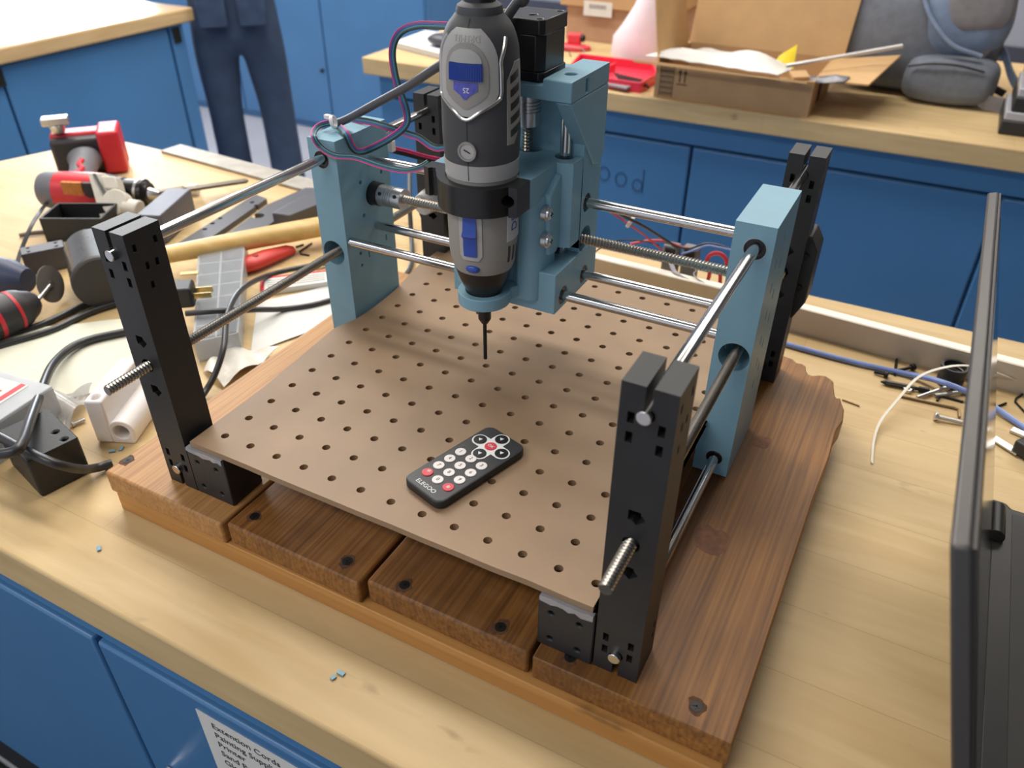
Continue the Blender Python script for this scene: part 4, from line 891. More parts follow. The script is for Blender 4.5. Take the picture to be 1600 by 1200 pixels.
# clear parts organizer
clear = mat('clear_plastic', (206, 210, 214), .12, var=.03, alpha=.22, spec=.6); clear2 = mat('frosted_plastic', (206, 209, 212), .3, alpha=.62)
p = [gz(*k, 0) for k in ((312, 566), (378, 552), (388, 402), (318, 408))]
t = thing('parts_organizer', 'clear plastic parts organizer with many compartments behind the left post', 'organizer', ((p[0].x+p[2].x)/2, (p[0].y+p[2].y)/2, .3))
def lerp(a, b, k): return a+(b-a)*k
def quadprism(q, z0, z1): return MB().prism([(v.x, v.y) for v in q], z0, z1)
build('tray', quadprism(p, .4, 3), clear2, t)
for k in range(9):
    k = k/8; a, b = lerp(p[0], p[3], k), lerp(p[1], p[2], k); d, e = axes(a, b); build('divider', quadprism([a-e, b-e, b+e, a+e], 3, 26), clear2, t)
for sd_ in (0, .5, 1):
    a, b = lerp(p[0], p[1], sd_), lerp(p[3], p[2], sd_); d, e = axes(a, b); build('wall', quadprism([a-e, b-e, b+e, a+e], 3, 26.4), clear2, t)
build('lid', quadprism(p, 26.6, 28.4), clear, t)
# papers
def sheet(name, label, pts, z=.6, m=paper, cat='paper', th=.5, wob=1.5):
    q = [gz(*k, z) for k in pts]; n = 10; mb = MB(); top = []; bot = []
    for i in range(n+1):
        r1 = []; 
        for j in range(n+1):
            u, v = i/n, j/n; pt = (q[0]*(1-u)+q[1]*u)*(1-v)+(q[3]*(1-u)+q[2]*u)*v
            r1.append(Vector((pt.x, pt.y, z+abs(math.sin(u*5+v*3))*wob)))
        top.append(r1)
    mb.loft(top, caps=False, close=False); mb.loft([[p_-Vector((0, 0, th)) for p_ in r] for r in top], caps=False, close=False)
    return solo(name, mb, m, label, cat)
sheet('paper_sheet', 'large pale paper sheet under the cables at the left edge', ((-60, 524), (206, 498), (236, 590), (-60, 668)), 1.0, mat('cream_paper', (222, 220, 200), .7, var=.03))
sheet('paper_sheet', 'white paper sheet beside the plank base under the left threaded rod', ((392, 552), (402, 474), (556, 436), (540, 500)), 1.0, paper)
sheet('paper_bag', 'crumpled white plastic bag near the foot of the left post', ((318, 580), (362, 548), (438, 552), (350, 606)), 2.0, mat('white_bag', (226, 220, 208), .4, bump=.6, bscale=60), 'bag', .5, 9)
a = gz(405, 455, 0)
t = thing('labelled_box', 'small white box with red border behind the left threaded rod', 'box', (a.x, a.y, .3))
q = [gz(*k, 0) for k in ((408, 464), (520, 448), (520, 430), (408, 443))]
build('body', quadprism(q, .4, 8), paper, t, bevel=.5); d, e = axes(q[0], q[1])
build('red_border', quadprism([q[0], q[0]+d*5, q[3]+d*5, q[3]], 8.05, 8.3), red_pl, t)
build('red_border', quadprism([lerp(q[0], q[3], .88), lerp(q[1], q[2], .88), q[2], q[3]], 8.05, 8.3), red_pl, t)
for k in range(4):
    a_, b_ = lerp(q[0], q[3], .2+.16*k), lerp(q[1], q[2], .2+.16*k); build('print_line', quadprism([lerp(a_, b_, .1), lerp(a_, b_, .9), lerp(a_, b_, .9)+e*1.0, lerp(a_, b_, .1)+e*1.0], 8.05, 8.2), dark_print, t)
# metric assortment box
cr_ = gz(64, 622, 39); ctr = Vector((cr_.x-50, cr_.y-62, 0)); t = thing('hardware_box', 'clear assortment box with red and white printed label at the left edge', 'box', (ctr.x, ctr.y, .3), -84, world=False)
build('tray', MB().box((-75, -50, 0), (75, 50, 4)).box((-75, -50, 4), (75, -48, 36)).box((-75, 48, 4), (75, 50, 36)).box((-75, -48, 4), (-73, 48, 36)).box((73, -48, 4), (75, 48, 36)), clear2, t)
build('lid', MB().box((-75, -50, 36.2), (75, 50, 39)), clear2, t, bevel=1)
lab = build('label', MB().box((-66, -44, 39.05), (66, 30, 39.4)), paper, t)
build('stripe', MB().box((-66, 21, 39.45), (66, 27, 39.6)), red_pl, lab)
build('lettering', textmesh('METRIC BOLT', 14, .2, 'LEFT').move(Matrix.Translation((-52, 9, 39.55))), red_pl, lab, smooth=0)
build('lettering', textmesh('& NUT ASSORTMENT', 7, .2, 'LEFT').move(Matrix.Translation((-52, -8, 39.55))), dark_print, lab, smooth=0)
sheet('plastic_bag', 'crinkled clear plastic bag between the black block and the paper', ((60, 700), (80, 622), (150, 612), (108, 676)), 3, mat('clear_bag', (190, 188, 184), .2, alpha=.55), 'bag', .5, 12)
# black printed block with two holes
F_, R_, L_ = gz(66, 778, 0), gz(144, 738, 0), gz(20, 728, 0); d, e = axes(F_, R_)
wd_, dp_ = (R_-F_).length, (L_-F_).length
hb = MB()
for px, py in ((86, 675), (100, 686)): qq = gz(px, py, 40); hb.cyl((qq.x, qq.y, 30), (qq.x, qq.y, 42), 2.3, n=14)
C_ = (R_+L_)/2
solo('printed_block', MB().prism([(q.x, q.y) for q in (F_, R_, F_+(R_-F_)+(L_-F_), L_)], .4, 40), black_pla, 'chunky black printed block with two small holes in front of the hardware box', 'block', cut=hb, bevel=1.8)
bolt('loose screw sticking out behind the chunky black block', gz(112, 664, 3), gz(132, 655, 3), zinc, 2, 2.6, 2, 'screw')
# white printed part with a bore
F_, R_ = gz(156, 692, 0), gz(200, 697, 0); d, e = axes(F_, R_); Lp = 74; wd_ = (R_-F_).length
M_ = Matrix.Translation((F_.x, F_.y, .4)) @ Matrix((d, e, (0, 0, 1))).transposed().to_4x4() @ Matrix.Rotation(math.radians(6), 4, 'Z')
t = thing('printed_bracket', 'white printed bearing holder with a round bore left of the left post', 'bracket', (F_.x, F_.y, .3))
build('wall', MB().box((-2, 0, 0), (15, Lp, 47)).move(M_), white_pla, t, bevel=2, cut=MB().cyl((6, 8, 40), (6, 8, 50), 4, n=18).move(M_))
build('bore_tube', MB().prism([(14, 0.3), (34, .3)]+[(24+12.5*math.cos(math.radians(k)), 13+12.5*math.sin(math.radians(k))) for k in range(-10, 181, 10)]+[(11.5, 13)], 0.2, Lp-.3, 'xz').move(M_), white_pla, t, bevel=1, cut=MB().cyl((24, -2, 13), (24, 30, 13), 7.6, n=24).move(M_))
# other rotary tool with cut-off disc, entering from the left
m0 = gz(-25, 505, 24); m1 = gz(58, 470, 24); d = (m1-m0).normalized()
t = thing('cutoff_tool', 'black and red hand tool with a cut-off disc at the left edge', 'rotary tool', (m0.x, m0.y, .3))
def tr_(k, r): return ring_(m0+d*k, d, r)
Lm = (m1-m0).length
build('body', MB().loft([tr_(-60, 20), tr_(-10, 23), tr_(Lm*.62, 23), tr_(Lm*.74, 20)]), blk_pl, t)
build('red_band', MB().loft([tr_(Lm*.5, 23.4), tr_(Lm*.56, 23.4)]), red_pl, t); build('red_band', MB().loft([tr_(Lm*.12, 23.3), tr_(Lm*.2, 23.5)]), red_pl, t)
build('nose', MB().loft([tr_(Lm*.74, 19.5), tr_(Lm*.92, 14), tr_(Lm, 9)]), blk_pl, t)
build('mandrel', MB().cyl(m0+d*Lm, gz(78, 446, 26), 2.4, n=12), zinc, t)
qd = gz(79, 444, 26); dn = (Vector((.85, .35, .15))).normalized()
build('disc', MB().cyl(qd-dn*.8, qd+dn*.8, 22, n=36), mat('abrasive_disc', (104, 98, 92), .8, bump=.4), t); build('arbor_screw', MB().cyl(qd-dn*2.4, qd+dn*2.4, 4, n=14), zinc, t)
a = gz(-20, 428, 26); b = gz(44, 438, 22); d = (b-a).normalized()
solo('blue_grip', MB().loft([ring_(a+d*k, d, r) for k, r in ((-30, 24), (0, 24), ((b-a).length*.6, 22), ((b-a).length, 14))]), mat('navy_plastic', (44, 54, 82), .5), 'dark navy tool grip above the cut-off tool at the left edge', 'grip', smooth=50)
a, b = gz(45, 432, 0), gz(112, 418, 0); d, e = axes(a, b); c = (a+b)/2
hb = MB()
for k in (-.32, .32):
    for s_ in (-6, 6): q = c+d*k*(b-a).length+e*(12+s_); hb.cyl((q.x, q.y, 22), (q.x, q.y, 32), 1.8, n=12)
solo('printed_block', MB().prism([(q.x, q.y) for q in (a, b, b+e*24, a+e*24)], .4, 30), mat('dark_slate_plastic', (78, 78, 84), .42), 'dark printed block with four holes behind the cut-off disc', 'block', cut=hb, bevel=1)
wire('marker_pen', 'slim brown punch lying left of the black box', [gz(30, 368, 4), gz(52, 364, 4), gz(84, 361, 3)], 3.0, mat('brown_steel', (124, 108, 94), .45, metal=.5), 'punch', 10)
zs_ = spline([gz(26, 416, 2), gz(34, 390, 10), gz(50, 352, 24), gz(64, 330, 24), gz(76, 314, 14)], 6)
solo('zip_tie', MB().loft([[p_+Vector((-2.2, -1.5, 0)), p_+Vector((2.2, 1.5, 0)), p_+Vector((2.2, 1.5, 1.4)), p_+Vector((-2.2, -1.5, 1.4))] for p_ in zs_]), black_gloss, 'black zip tie curving up left of the drill', 'zip tie')
# mains plug and black cables
a = gz(252, 462, 42); b = gz(304, 458, 42); d, e = axes(a, b); R5 = Matrix((d, e, (0, 0, 1))).transposed().to_3x3()
t = thing('mains_plug', 'black mains plug with brass blades beside the left post', 'plug', (b.x, b.y, 29))
build('body', MB().obox((a+b)/2, ((b-a).length, 26, 24), R5), black_pla, t, bevel=3)
for s_, zz in ((-7, 42), (7, 42)): build('blade', MB().obox(b+d*9+e*s_+Vector((0, 0, 0)), (20, 1.8, 6.5), R5), mat('brass', (214, 190, 130), .25, metal=.9), t)
bl_ = gz(296, 427, 40)
build('blade', MB().obox(bl_, (20, 6.5, 1.8), R5), mat('brass', (214, 190, 130), .25, metal=.9), t)
def cab(label, pts, r=4.2): return wire('black_cable', label, [gz(p_[0], p_[1], p_[2] if len(p_) > 2 else r+.4) for p_ in pts], r, cable_black, 'cord', 12)
cab('upper of the two black cords running behind the left post to the left edge', ((-60, 545), (0, 526), (60, 509), (130, 478), (185, 462), (240, 455)), 3.8)
cab('lower of the two black cords running behind the left post to the left edge', ((-60, 560), (0, 541), (80, 516), (140, 488), (200, 470), (250, 462)), 3.8)
cab('thick black cord curving over the pale paper down to the chunky black block', ((240, 512, 6), (195, 519, 6), (125, 536, 8), (85, 567, 14), (64, 612, 30), (48, 655, 50), (36, 690, 57), (20, 706, 57), (-20, 712, 52)), 4.4)
cab('black cord crossing the chunky black block to the plank base', ((-40, 664, 47), (0, 683, 47), (40, 704, 46), (85, 724, 42), (125, 733, 22), (150, 731, 8), (175, 724, 6)), 4.0)
cab('black cord curving around the clear organizer', ((530, 408, 5), (480, 416, 6), (420, 430, 10), (378, 452, 34), (356, 490, 41), (350, 540, 35), (338, 580, 20), (322, 610, 8), (300, 640, 6)), 3.2)
cab('black cord lying across the white paper to the left blue plate', ((290, 490, 33), (340, 486, 33), (400, 484, 20), (440, 483, 6), (490, 476, 5), (540, 462, 5), (580, 450, 5)), 3.2)
cab('black cord looping behind the left blue plate', ((640, 270, 60), (640, 320, 40), (643, 370, 10), (644, 405, 6), (635, 428, 5), (610, 440, 5)), 3.2)
# blue plastic shavings
for k, (px, py, lb_) in enumerate(((533, 1053, 'larger blue shaving of the pair near the front edge of the bench'), (521, 1060, 'smaller blue shaving of the pair near the front edge of the bench'), (155, 858, 'single light blue shaving on the bench left of the plank base'),
        (176, 706, 'light blue shaving in front of the white bearing holder'), (190, 702, 'light blue shaving touching the plank base by the white bearing holder'), (170, 738, 'light blue shaving at the corner of the plank base'))):
    q = gz(px, py, 0); solo('plastic_shaving', MB().obox((q.x, q.y, 1.0), (5.5-(k == 1)*2, 2.8, 1.2), Matrix.Rotation(k*1.3, 3, 'Z')), blue_pla, lb_, 'shaving', group='blue plastic shavings')

# ------------------------------------------------------------------ things on the bench behind
def quad_flap(name, pts, m, par, th=3.5):
    p = [Vector(q) for q in pts]; n = (p[1]-p[0]).cross(p[3]-p[0]).normalized()*th
    return build(name, MB().add(p+[q+n for q in p], [(0,1,2,3),(7,6,5,4),(0,4,5,1),(1,5,6,2),(2,6,7,3),(3,7,4,0)]), m, par)
bx = thing('cardboard_box', 'open brown cardboard box with raised flaps and papers inside', 'box', (30, 1490, 0))
X0, X1, Y0, Y1, H = -140, 182, 1378, 1602, 70
D_ = mat('cardboard_print', (60, 48, 40), .8)
build('bottom', MB().box((X0+4, Y0+4, .4), (X1-4, Y1-4, 4)), card, bx)
fr = build('side', MB().box((X0, Y0, .4), (X1, Y0+4, H)), card, bx)
build('side', MB().box((X0, Y1-4, .4), (X1, Y1, H)), card, bx)
build('side', MB().box((X0, Y0+4.1, .4), (X0+4, Y1-4.1, H)), card, bx); rs_ = build('side', MB().box((X1-4, Y0+4.1, .4), (X1, Y1-4.1, H)), card, bx)
quad_flap('flap', [(X0, Y1, H), (X1+18, Y1, H), (X1+30, Y1+40, H+230), (X0+12, Y1+40, H+230)], card_in, bx)
quad_flap('flap', [(X0, Y0+4, H), (X0, Y1-20, H), (X0-26, Y1-30, H+150), (X0-26, Y0+10, H+150)], card_in, bx)
quad_flap('flap', [(X0-46, Y0-2, H-1), (X1-2, Y0-2, H-1), (X1-10, Y0-34, H+6), (X0-40, Y0-36, H+8)], card_in, bx)
quad_flap('flap', [(X1, Y0+18, H), (X1, Y1-10, H), (X1+128, Y1-10, H+22), (X1+96, Y0+22, H+2)], card_in, bx)
for k in range(16): build('barcode_bar', MB().box((X0+12, Y0-.5, 6+k*3.7), (X0+38, Y0-.1, 6+k*3.7+[1.0, 2.2, .7][k % 3])), D_, fr)
build('barcode_frame', MB().box((X0+10.5, Y0-.5, 4), (X0+11.7, Y0-.1, 66)).box((X0+39, Y0-.5, 4), (X0+40.2, Y0-.1, 66)), D_, fr)
for k in (0, 11): build('arrow_mark', MB().prism([(X0+52+k, 36), (X0+54.5+k, 36), (X0+54.5+k, 54), (X0+57.5+k, 54), (X0+53.2+k, 62), (X0+49+k, 54), (X0+52+k, 54)], Y0-.5, Y0-.1, 'xz'), D_, fr)
build('arrow_mark', MB().box((X0+47, Y0-.5, 31), (X0+70, Y0-.1, 33)), D_, fr)
build('dark_patch', MB().box((X1+.1, Y0+70, 10), (X1+.5, Y0+110, 52)), D_, rs_)
def blob(pts_, h, n=12, seed=1):
    random.seed(seed); mb = MB(); q = [Vector(k) for k in pts_]; top = []
    for i in range(n+1):
        r = []
        for j in range(n+1):
            u, v = i/n, j/n; p = (q[0]*(1-u)+q[1]*u)*(1-v)+(q[3]*(1-u)+q[2]*u)*v; e = min(1, 5*min(u, 1-u, v, 1-v)+.05)
            r.append(p+Vector((0, 0, h*e*(.6+.5*math.sin(u*7+seed)*math.cos(v*6+seed))+random.uniform(-.06, .06)*h)))
        top.append(r)
    return mb.loft(top, caps=False, close=False).loft([[p-Vector((0, 0, 1.5)) for p in r] for r in top], caps=False, close=False)
solo('crumpled_paper', blob([(X0-30, Y0+6, H+10), (X1-70, Y0-6, H+6), (X1-60, Y0+120, H-6), (X0+40, Y0+140, H-2)], 26, 14, 3), paper, 'crumpled white printed paper lying in the open cardboard box', 'paper', smooth=25)
solo('yellow_envelope', blob([(X1-110, Y0+100, H-10), (X1-60, Y0+95, H-6), (X1-64, Y0+110, H+42), (X1-96, Y0+116, H+16)], 3, 8, 5), mat('yellow_plastic', (226, 196, 24), .5), 'bright yellow packet sticking out of the cardboard box', 'packet')
a, b = gy(1228, 103, 1440), gy(1410, 72, 1520)
solo('metal_rod', MB().cyl(a, b, 4, n=14), mat('pale_rod', (214, 212, 208), .3, metal=.5), 'pale metal rod sticking out of the cardboard box toward the backpack', 'rod')
solo('foil_pouch', blob([(X1-40, Y0+14, H-10), (X1+50, Y0+6, H+4), (X1+58, Y0+46, H+6), (X1-40, Y0+60, H-8)], 8, 8, 9), mat('grey_foil', (112, 114, 122), .35, metal=.4), 'dark grey antistatic pouch at the corner of the cardboard box', 'pouch')
solo('card_strip', MB().obox((X1-32, Y0+6, H+7), (34, 26, 7), Matrix.Rotation(math.radians(35), 3, 'Z') @ Matrix.Rotation(math.radians(15), 3, 'X')), card, 'torn cardboard scrap on the rim of the cardboard box', 'scrap', bevel=1)

# backpack
bp = thing('backpack', 'grey blue fabric backpack slumped on the rear bench', 'backpack', (320, 1700, 0))
fab = mat('grey_fabric', (112, 117, 126), .85, var=.12, scale=60, bump=.5, bscale=900); fab2 = mat('blue_grey_fabric', (124, 140, 164), .85, var=.12, scale=50, bump=.5, bscale=900); fab3 = mat('taupe_mesh', (134, 130, 132), .9, var=.1, bump=.6, bscale=1200)
def lump(c, r, n=20, seed=0, p=2.6, tilt=None):
    mb = MB(); rings = []; c = Vector(c)
    for i in range(1, n):
        a = math.pi*i/n; ring = []
        for j in range(32):
            b = 2*math.pi*j/32
            def se(v): return math.copysign(abs(v)**(2/p), v)
            x, y, z = se(math.sin(a))*se(math.cos(b)), se(math.sin(a))*se(math.sin(b)), -se(math.cos(a))
            k = 1+.035*math.sin(5*b+seed)*math.sin(3*a)+.02*math.sin(9*b+3*seed)
            v = Vector((x*r[0]*k, y*r[1]*k, z*r[2])); ring.append(c+(tilt @ v if tilt else v))
        rings.append(ring)
    return mb.loft(rings)
TL = Matrix.Rotation(math.radians(-10), 3, 'Y')
build('main_bag', lump((318, 1722, 126), (172, 110, 125), seed=1, p=3.0), fab, bp, smooth=70)
build('top_section', lump((325, 1752, 235), (120, 84, 100), tilt=TL, seed=5, p=2.4), fab, bp, smooth=70)
build('front_pocket', lump((402, 1666, 168), (92, 62, 86), tilt=TL, seed=2, p=2.8), fab2, bp, smooth=70)
build('mesh_panel', lump((424, 1622, 200), (62, 22, 58), tilt=TL, seed=4, p=3.2), fab3, bp, smooth=70)
build('bottom_pouch', lump((412, 1640, 49), (90, 58, 48), seed=3, p=3.4), fab, bp, smooth=70)
build('pouch_zip', MB().tube(spline([(330, 1584, 74), (370, 1579, 84), (420, 1579, 86), (470, 1584, 78)], 6), 2.2, 6), black_gloss, bp)
build('piping', MB().tube(spline([(272, 1642, 262), (312, 1616, 215), (346, 1600, 165), (396, 1590, 122), (456, 1596, 104)], 6), 4.5, 8), fab2, bp)
build('strap', MB().loft([[p+Vector((0, 0, 14)), p+Vector((4, 4, 14)), p+Vector((4, 4, -14)), p+Vector((0, 0, -14))] for p in spline([(430, 1640, 190), (468, 1630, 140), (452, 1618, 96), (450, 1606, 60), (480, 1600, 22), (520, 1598, 16)], 6)]), fab3, bp)
build('strap', MB().loft([[p+Vector((0, 0, 10)), p+Vector((3, 5, 10)), p+Vector((3, 5, -10)), p+Vector((0, 0, -10))] for p in spline([(440, 1700, 110), (490, 1690, 100), (520, 1670, 60), (560, 1660, 16)], 6)]), fab2, bp)
build('buckle', MB().obox((508, 1640, 34), (26, 8, 14), Matrix.Rotation(math.radians(20), 3, 'Y')), black_gloss, bp, bevel=2)

# stack of organizer boxes
stk = ['lowest black organizer box of the stack at the right edge', 'second black organizer box from the bottom of the stack at the right edge', 'third black organizer box from the bottom of the stack at the right edge', 'topmost organizer box of the stack at the right edge']
for k in range(4):
    x = 520+k*9; y = 1450+k*4; z = .4+k*42
    t = thing('organizer_box', stk[k], 'organizer', (x+100, y+70, z), group='stacked organizer boxes')
    build('base', MB().box((x, y, z), (x+220, y+150, z+26)), black_pla, t, bevel=2.5)
    build('lid', MB().box((x+2, y+2, z+26.2), (x+218, y+148, z+41.4)), mat('smoky_clear', (196, 196, 204), .18, alpha=.75), t, bevel=2)
    build('latch', MB().box((x+60, y-2.6, z+16), (x+100, y-.2, z+20)), alu, t)

# red tray with bits
ctr = gz(960, 128, 0)
rt = thing('bit_tray', 'red plastic tray of small drill bits beside the cardboard box', 'tray', (ctr.x, ctr.y, .3))
q = [gz(*k, 0) for k in ((880, 128), (1000, 146), (1026, 130), (1020, 112), (905, 98))]
redt = mat('bright_red_plastic', (226, 52, 76), .35)
build('floor', MB().prism([(v.x, v.y) for v in q], .4, 4), redt, rt)
for i in range(len(q)):
    a, b = q[i], q[(i+1) % len(q)]; d, e = axes(a, b); build('rim', MB().prism([(v.x, v.y) for v in (a, b, b+e*5, a+e*5)], 4.1, 22), redt, rt, bevel=1)
a, b = gz(930, 118, 12), gz(962, 104, 12); d, e = axes(a, b); build('divider', MB().prism([(v.x, v.y) for v in (a, b, b+e*4, a+e*4)], 4.1, 20), redt, rt)
a, b = gz(940, 130, 10), gz(984, 132, 10); build('bit_holder', MB().obox((a+b)/2, ((b-a).length+20, 40, 5), Matrix.Rotation(math.radians(-12), 3, 'Z')), gry_w, rt, bevel=1)
random.seed(5)
bl_lab = ['leftmost small bit in the red tray', 'second small bit from the left in the red tray', 'third small bit from the left in the red tray', 'fourth small bit from the left in the red tray', 'fifth small bit from the left in the red tray', 'sixth small bit from the left in the red tray', 'seventh small bit from the left in the red tray', 'rightmost small bit in the red tray']
for k in range(8):
    p = gz(962+k*6, 116+k*1.5, 14); solo('small_bit', MB().cyl(p, p+Vector((26, -34, -3)), 2.6, n=8).cyl(p-Vector((10, -13, 0)), p, 1.6, n=8), hexd, bl_lab[k], 'drill bit', group='bits in the red tray')
# white plastic jug / bag
a = gz(985, 104, 0)
solo('plastic_bag', MB().loft([[(a.x+dx_+rx*math.cos(2*math.pi*j/24)*(1+.05*math.sin(3*math.pi*j/6)), a.y+40+ry*math.sin(2*math.pi*j/24), z) for j in range(24)] for z, rx, ry, dx_ in ((.5, 62, 40, 6), (20, 68, 44, 4), (60, 66, 42, 6), (90, 54, 38, 16), (130, 42, 34, 28), (200, 26, 24, 40), (290, 12, 12, 52))]), mat('milky_bag', (232, 224, 228), .4, var=.03), 'tall milky white plastic bag behind the red tray', 'bag', smooth=60)
# shipping box behind
a = gz(885, 62, 0)
sb = thing('shipping_box', 'cardboard box with barcode label behind the motor', 'box', (a.x+120, a.y+80, 0))
x0, y0 = gz(884, 60, 0).x, gz(884, 60, 0).y
build('body', MB().box((x0, y0, .4), (x0+300, y0+200, 110)), mat('pinkish_cardboard', (178, 140, 112), .75), sb, bevel=1)
lidb = build('lid', MB().box((x0-14, y0-14, 86), (x0+310, y0+210, 150)), card, sb, bevel=1.5)
lx = gy(933, 14, y0-14)
lbx = build('label', MB().box((lx.x-38, y0-14.6, lx.z-18), (lx.x+42, y0-14.1, lx.z+18)), paper, lidb)
for k in range(14): build('barcode_bar', MB().box((lx.x-22+k*3.4, y0-15, lx.z), (lx.x-22+k*3.4+[1.2, 2, .8][k % 3], y0-14.7, lx.z+10)), dark_print, lbx)
# red spring clamp
a = gz(893, 80, 0)
t = thing('spring_clamp', 'red spring clamp in front of the barcode box', 'clamp', (a.x, a.y, .3))
build('jaw', MB().prism([(a.x-60, a.y-20), (a.x+20, a.y-6), (a.x+44, a.y+26), (a.x+20, a.y+40), (a.x-50, a.y+36)], .4, 12), red_key, t, bevel=3)
build('grip', MB().obox((a.x-8, a.y+36, 24), (36, 24, 26), Matrix.Rotation(math.radians(10), 3, 'Z')), red_key, t, bevel=4)
build('spring', MB().ring((a.x+14, a.y+36, 26), (1, 0, 0), 6, 9, 8, 16), hexd, t)
wire('thin_wire', 'thin pale wire lying over the red spring clamp', [gz(878, 70, 16), gz(900, 74, 18), gz(913, 79, 14), gz(912, 88, 2)], 1.0, gry_w)
wire('thin_wire', 'thin dark wire in front of the red spring clamp', [gz(880, 74, 16), gz(888, 79, 10), gz(892, 88, 2)], 1.2, blk_w)
# notebook computer and mouse at the left end
q = [gz(*k, 0) for k in ((616, 75), (702, 97), (760, 70), (665, 56))]
t = thing('notebook', 'thin white notebook lying at the left end of the rear bench', 'notebook', (q[0].x+60, q[0].y+30, .3))
build('cover', MB().prism([(v.x, v.y) for v in q], .4, 3), gry_w, t); build('pages', MB().prism([(v.x+1, v.y+1) for v in q], 3.1, 13), paper, t); build('cover', MB().prism([(v.x, v.y) for v in q], 13.1, 15), mat('white_cover', (226, 228, 230), .45), t)
a = gz(690, 72, 15.2)
solo('computer_mouse', lump((a.x+10, a.y, 31), (46, 28, 15.5), n=14, p=2.2), mat('mouse_grey', (74, 72, 80), .4), 'dark computer mouse resting on the white notebook', 'mouse', smooth=70)

# ------------------------------------------------------------------ person seen from behind, in jeans
def skin_body(name, joints, edges, m, parent, sub=2):
    me = bpy.data.meshes.new(name); off = Vector((PX, PY_, FZ))
    me.from_pydata([(Vector(j[0])-off)*MM for j in joints], edges, []); me.materials.append(m)
    o = bpy.data.objects.new(name, me); COL.objects.link(o); o.parent = parent
    sk = o.modifiers.new('skin', 'SKIN'); sk.use_smooth_shade = True; sk.use_x_symmetry = False
    for v, j in zip(me.skin_vertices[0].data, joints): v.radius = (j[1]*MM, (j[2] if len(j) > 2 else j[1])*MM); v.use_root = False
    me.skin_vertices[0].data[0].use_root = True
    s = o.modifiers.new('sub', 'SUBSURF'); s.levels = sub; s.render_levels = sub
    dg = bpy.context.evaluated_depsgraph_get(); nm = bpy.data.meshes.new_from_object(o.evaluated_get(dg)); o.modifiers.clear(); o.data = nm; nm.name = name
    if not nm.materials: nm.materials.append(m)
    return o
PX, PY_ = -1760, 1800
pe = thing('person', 'person in dark blue jeans standing with back turned by the far left bench', 'person', (PX, PY_, FZ), 44, world=False); pe['_off'] = (PX, PY_, FZ)
denim = mat('denim', (50, 66, 90), .9, var=.16, scale=18, bump=.5, bscale=700)
J = [((PX-2, PY_, -5), 128, 105), ((PX-2, PY_, 95), 138, 100), ((PX-5, PY_-5, 260), 170, 110), ((PX-5, PY_, 420), 165, 100), ((PX-5, PY_, 480), 62, 60), ((PX-5, PY_, 540), 58, 58),
     ((PX-74, PY_-6, -110), 78, 88), ((PX-84, PY_-5, -330), 52, 62), ((PX-86, PY_+30, -560), 54, 62), ((PX-86, PY_+40, -800), 58, 64),
     ((PX+72, PY_-10, -110), 78, 88), ((PX+90, PY_+5, -330), 56, 64), ((PX+94, PY_-5, -560), 56, 64), ((PX+96, PY_-20, -800), 60, 66)]
body_o = skin_body('body', J, [(0, 1), (1, 2), (2, 3), (3, 4), (4, 5), (0, 6), (6, 7), (7, 8), (8, 9), (0, 10), (10, 11), (11, 12), (12, 13)], denim, pe)
shirt = mat('dark_shirt', (60, 62, 70), .9); skinm = mat('skin', (196, 150, 124), .6)
body_o.data.materials.append(shirt); body_o.data.materials.append(skinm)
for p in body_o.data.polygons:
    zc = p.center.z/MM+FZ; p.material_index = 0 if zc < 75 else (1 if zc < 470 else 2)
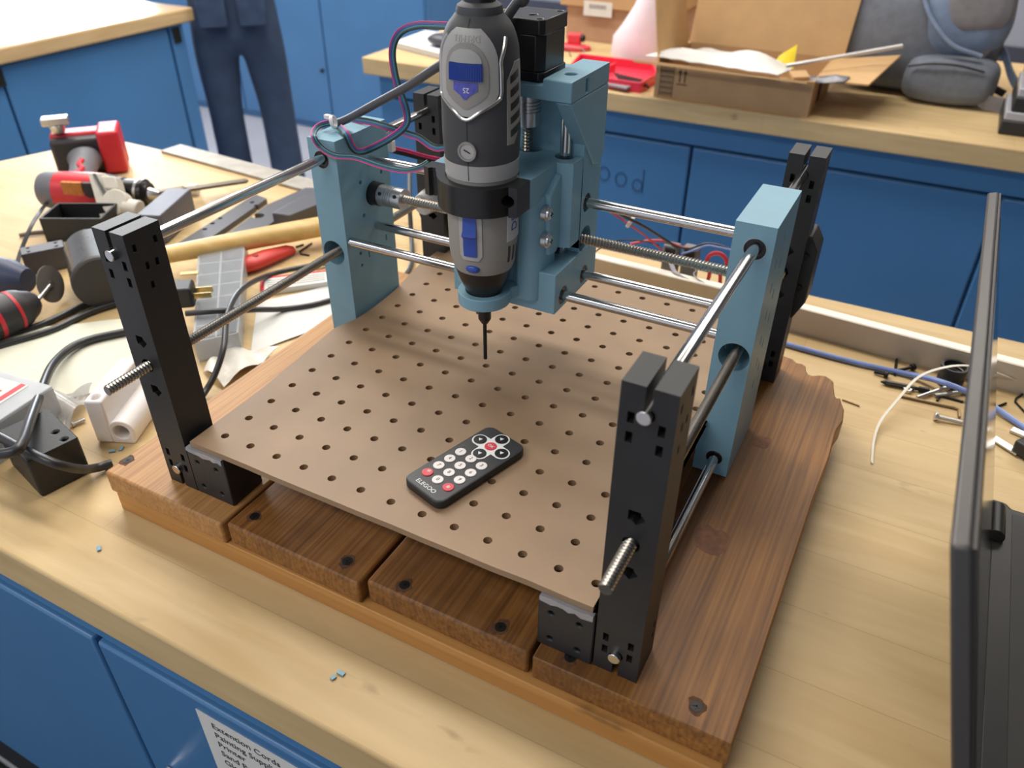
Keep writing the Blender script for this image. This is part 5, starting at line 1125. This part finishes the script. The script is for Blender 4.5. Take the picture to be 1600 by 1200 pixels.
for s_, hx_ in ((-1, -1), (1, 1)):
    arm = skin_body('arm', [((PX-5+s_*175, PY_, 420), 58), ((PX-5+s_*205, PY_+20, 190), 46), ((PX-5+s_*110, PY_+210, 190), 34), ((PX-5+s_*86, PY_+255, 195), 30, 24)], [(0, 1), (1, 2), (2, 3)], shirt, pe, 2)
    for f_ in range(5):
        bx_, by_ = PX-5+s_*80, PY_+266
        if f_ < 4: pts_ = [((bx_, by_, 220-f_*15), 9), ((bx_-s_*10, by_+36+(5 if f_ in (1, 2) else 0), 218-f_*15), 8.5), ((bx_-s_*26, by_+48+(5 if f_ in (1, 2) else 0), 214-f_*15), 7.5)]
        else: pts_ = [((bx_-s_*4, by_-14, 218), 10), ((bx_-s_*16, by_+4, 240), 9), ((bx_-s_*24, by_+18, 246), 8)]
        skin_body('finger', pts_, [(0, 1), (1, 2)], skinm, arm, 1)
hd_ = build('head', lump((PX-5, PY_+4, 640), (78, 98, 118), n=20, p=2.1), skinm, pe, smooth=70)
build('hair', lump((PX-5, PY_-8, 668), (86, 98, 108), n=18, p=2.1), mat('brown_hair', (62, 46, 36), .8, var=.3, scale=80, bump=.8), hd_, smooth=70)
build('nose', lump((PX-5, PY_+106, 632), (14, 18, 22), n=10, p=2), skinm, hd_, smooth=70); build('mouth', lump((PX-5, PY_+92, 588), (26, 8, 7), n=10, p=2), mat('lips', (170, 100, 92), .6), hd_, smooth=70)
for s_ in (-1, 1):
    build('eye', lump((PX-5+s_*30, PY_+92, 648), (13, 8, 9), n=10, p=2), white_paint, hd_, smooth=70); build('ear', lump((PX-5+s_*82, PY_, 634), (10, 22, 32), n=10, p=2), skinm, hd_, smooth=70)
for lx_, ly_ in ((PX-86, PY_+40), (PX+96, PY_-20)):
    sh = MB().loft([[(lx_+w_*math.cos(2*math.pi*j/20), ly_+60+l_*math.sin(2*math.pi*j/20), z) for j in range(20)] for z, w_, l_ in ((FZ+.5, 50, 140), (FZ+26, 52, 142), (FZ+50, 48, 128), (FZ+85, 44, 90))])
    build('shoe', sh, mat('black_shoe', (38, 40, 48), .6), pe, smooth=50)
for s_, lx_ in ((-1, PX-64), (1, PX+60)):
    build('back_pocket', MB().box((lx_-44, PY_-122, -60), (lx_+44, PY_-96, 40)), mat('denim_pocket', (50, 66, 92), .9, var=.2, scale=30, bump=.4), body_o, bevel=4)
for o in scene.objects:
    if '_off' in o: del o['_off']
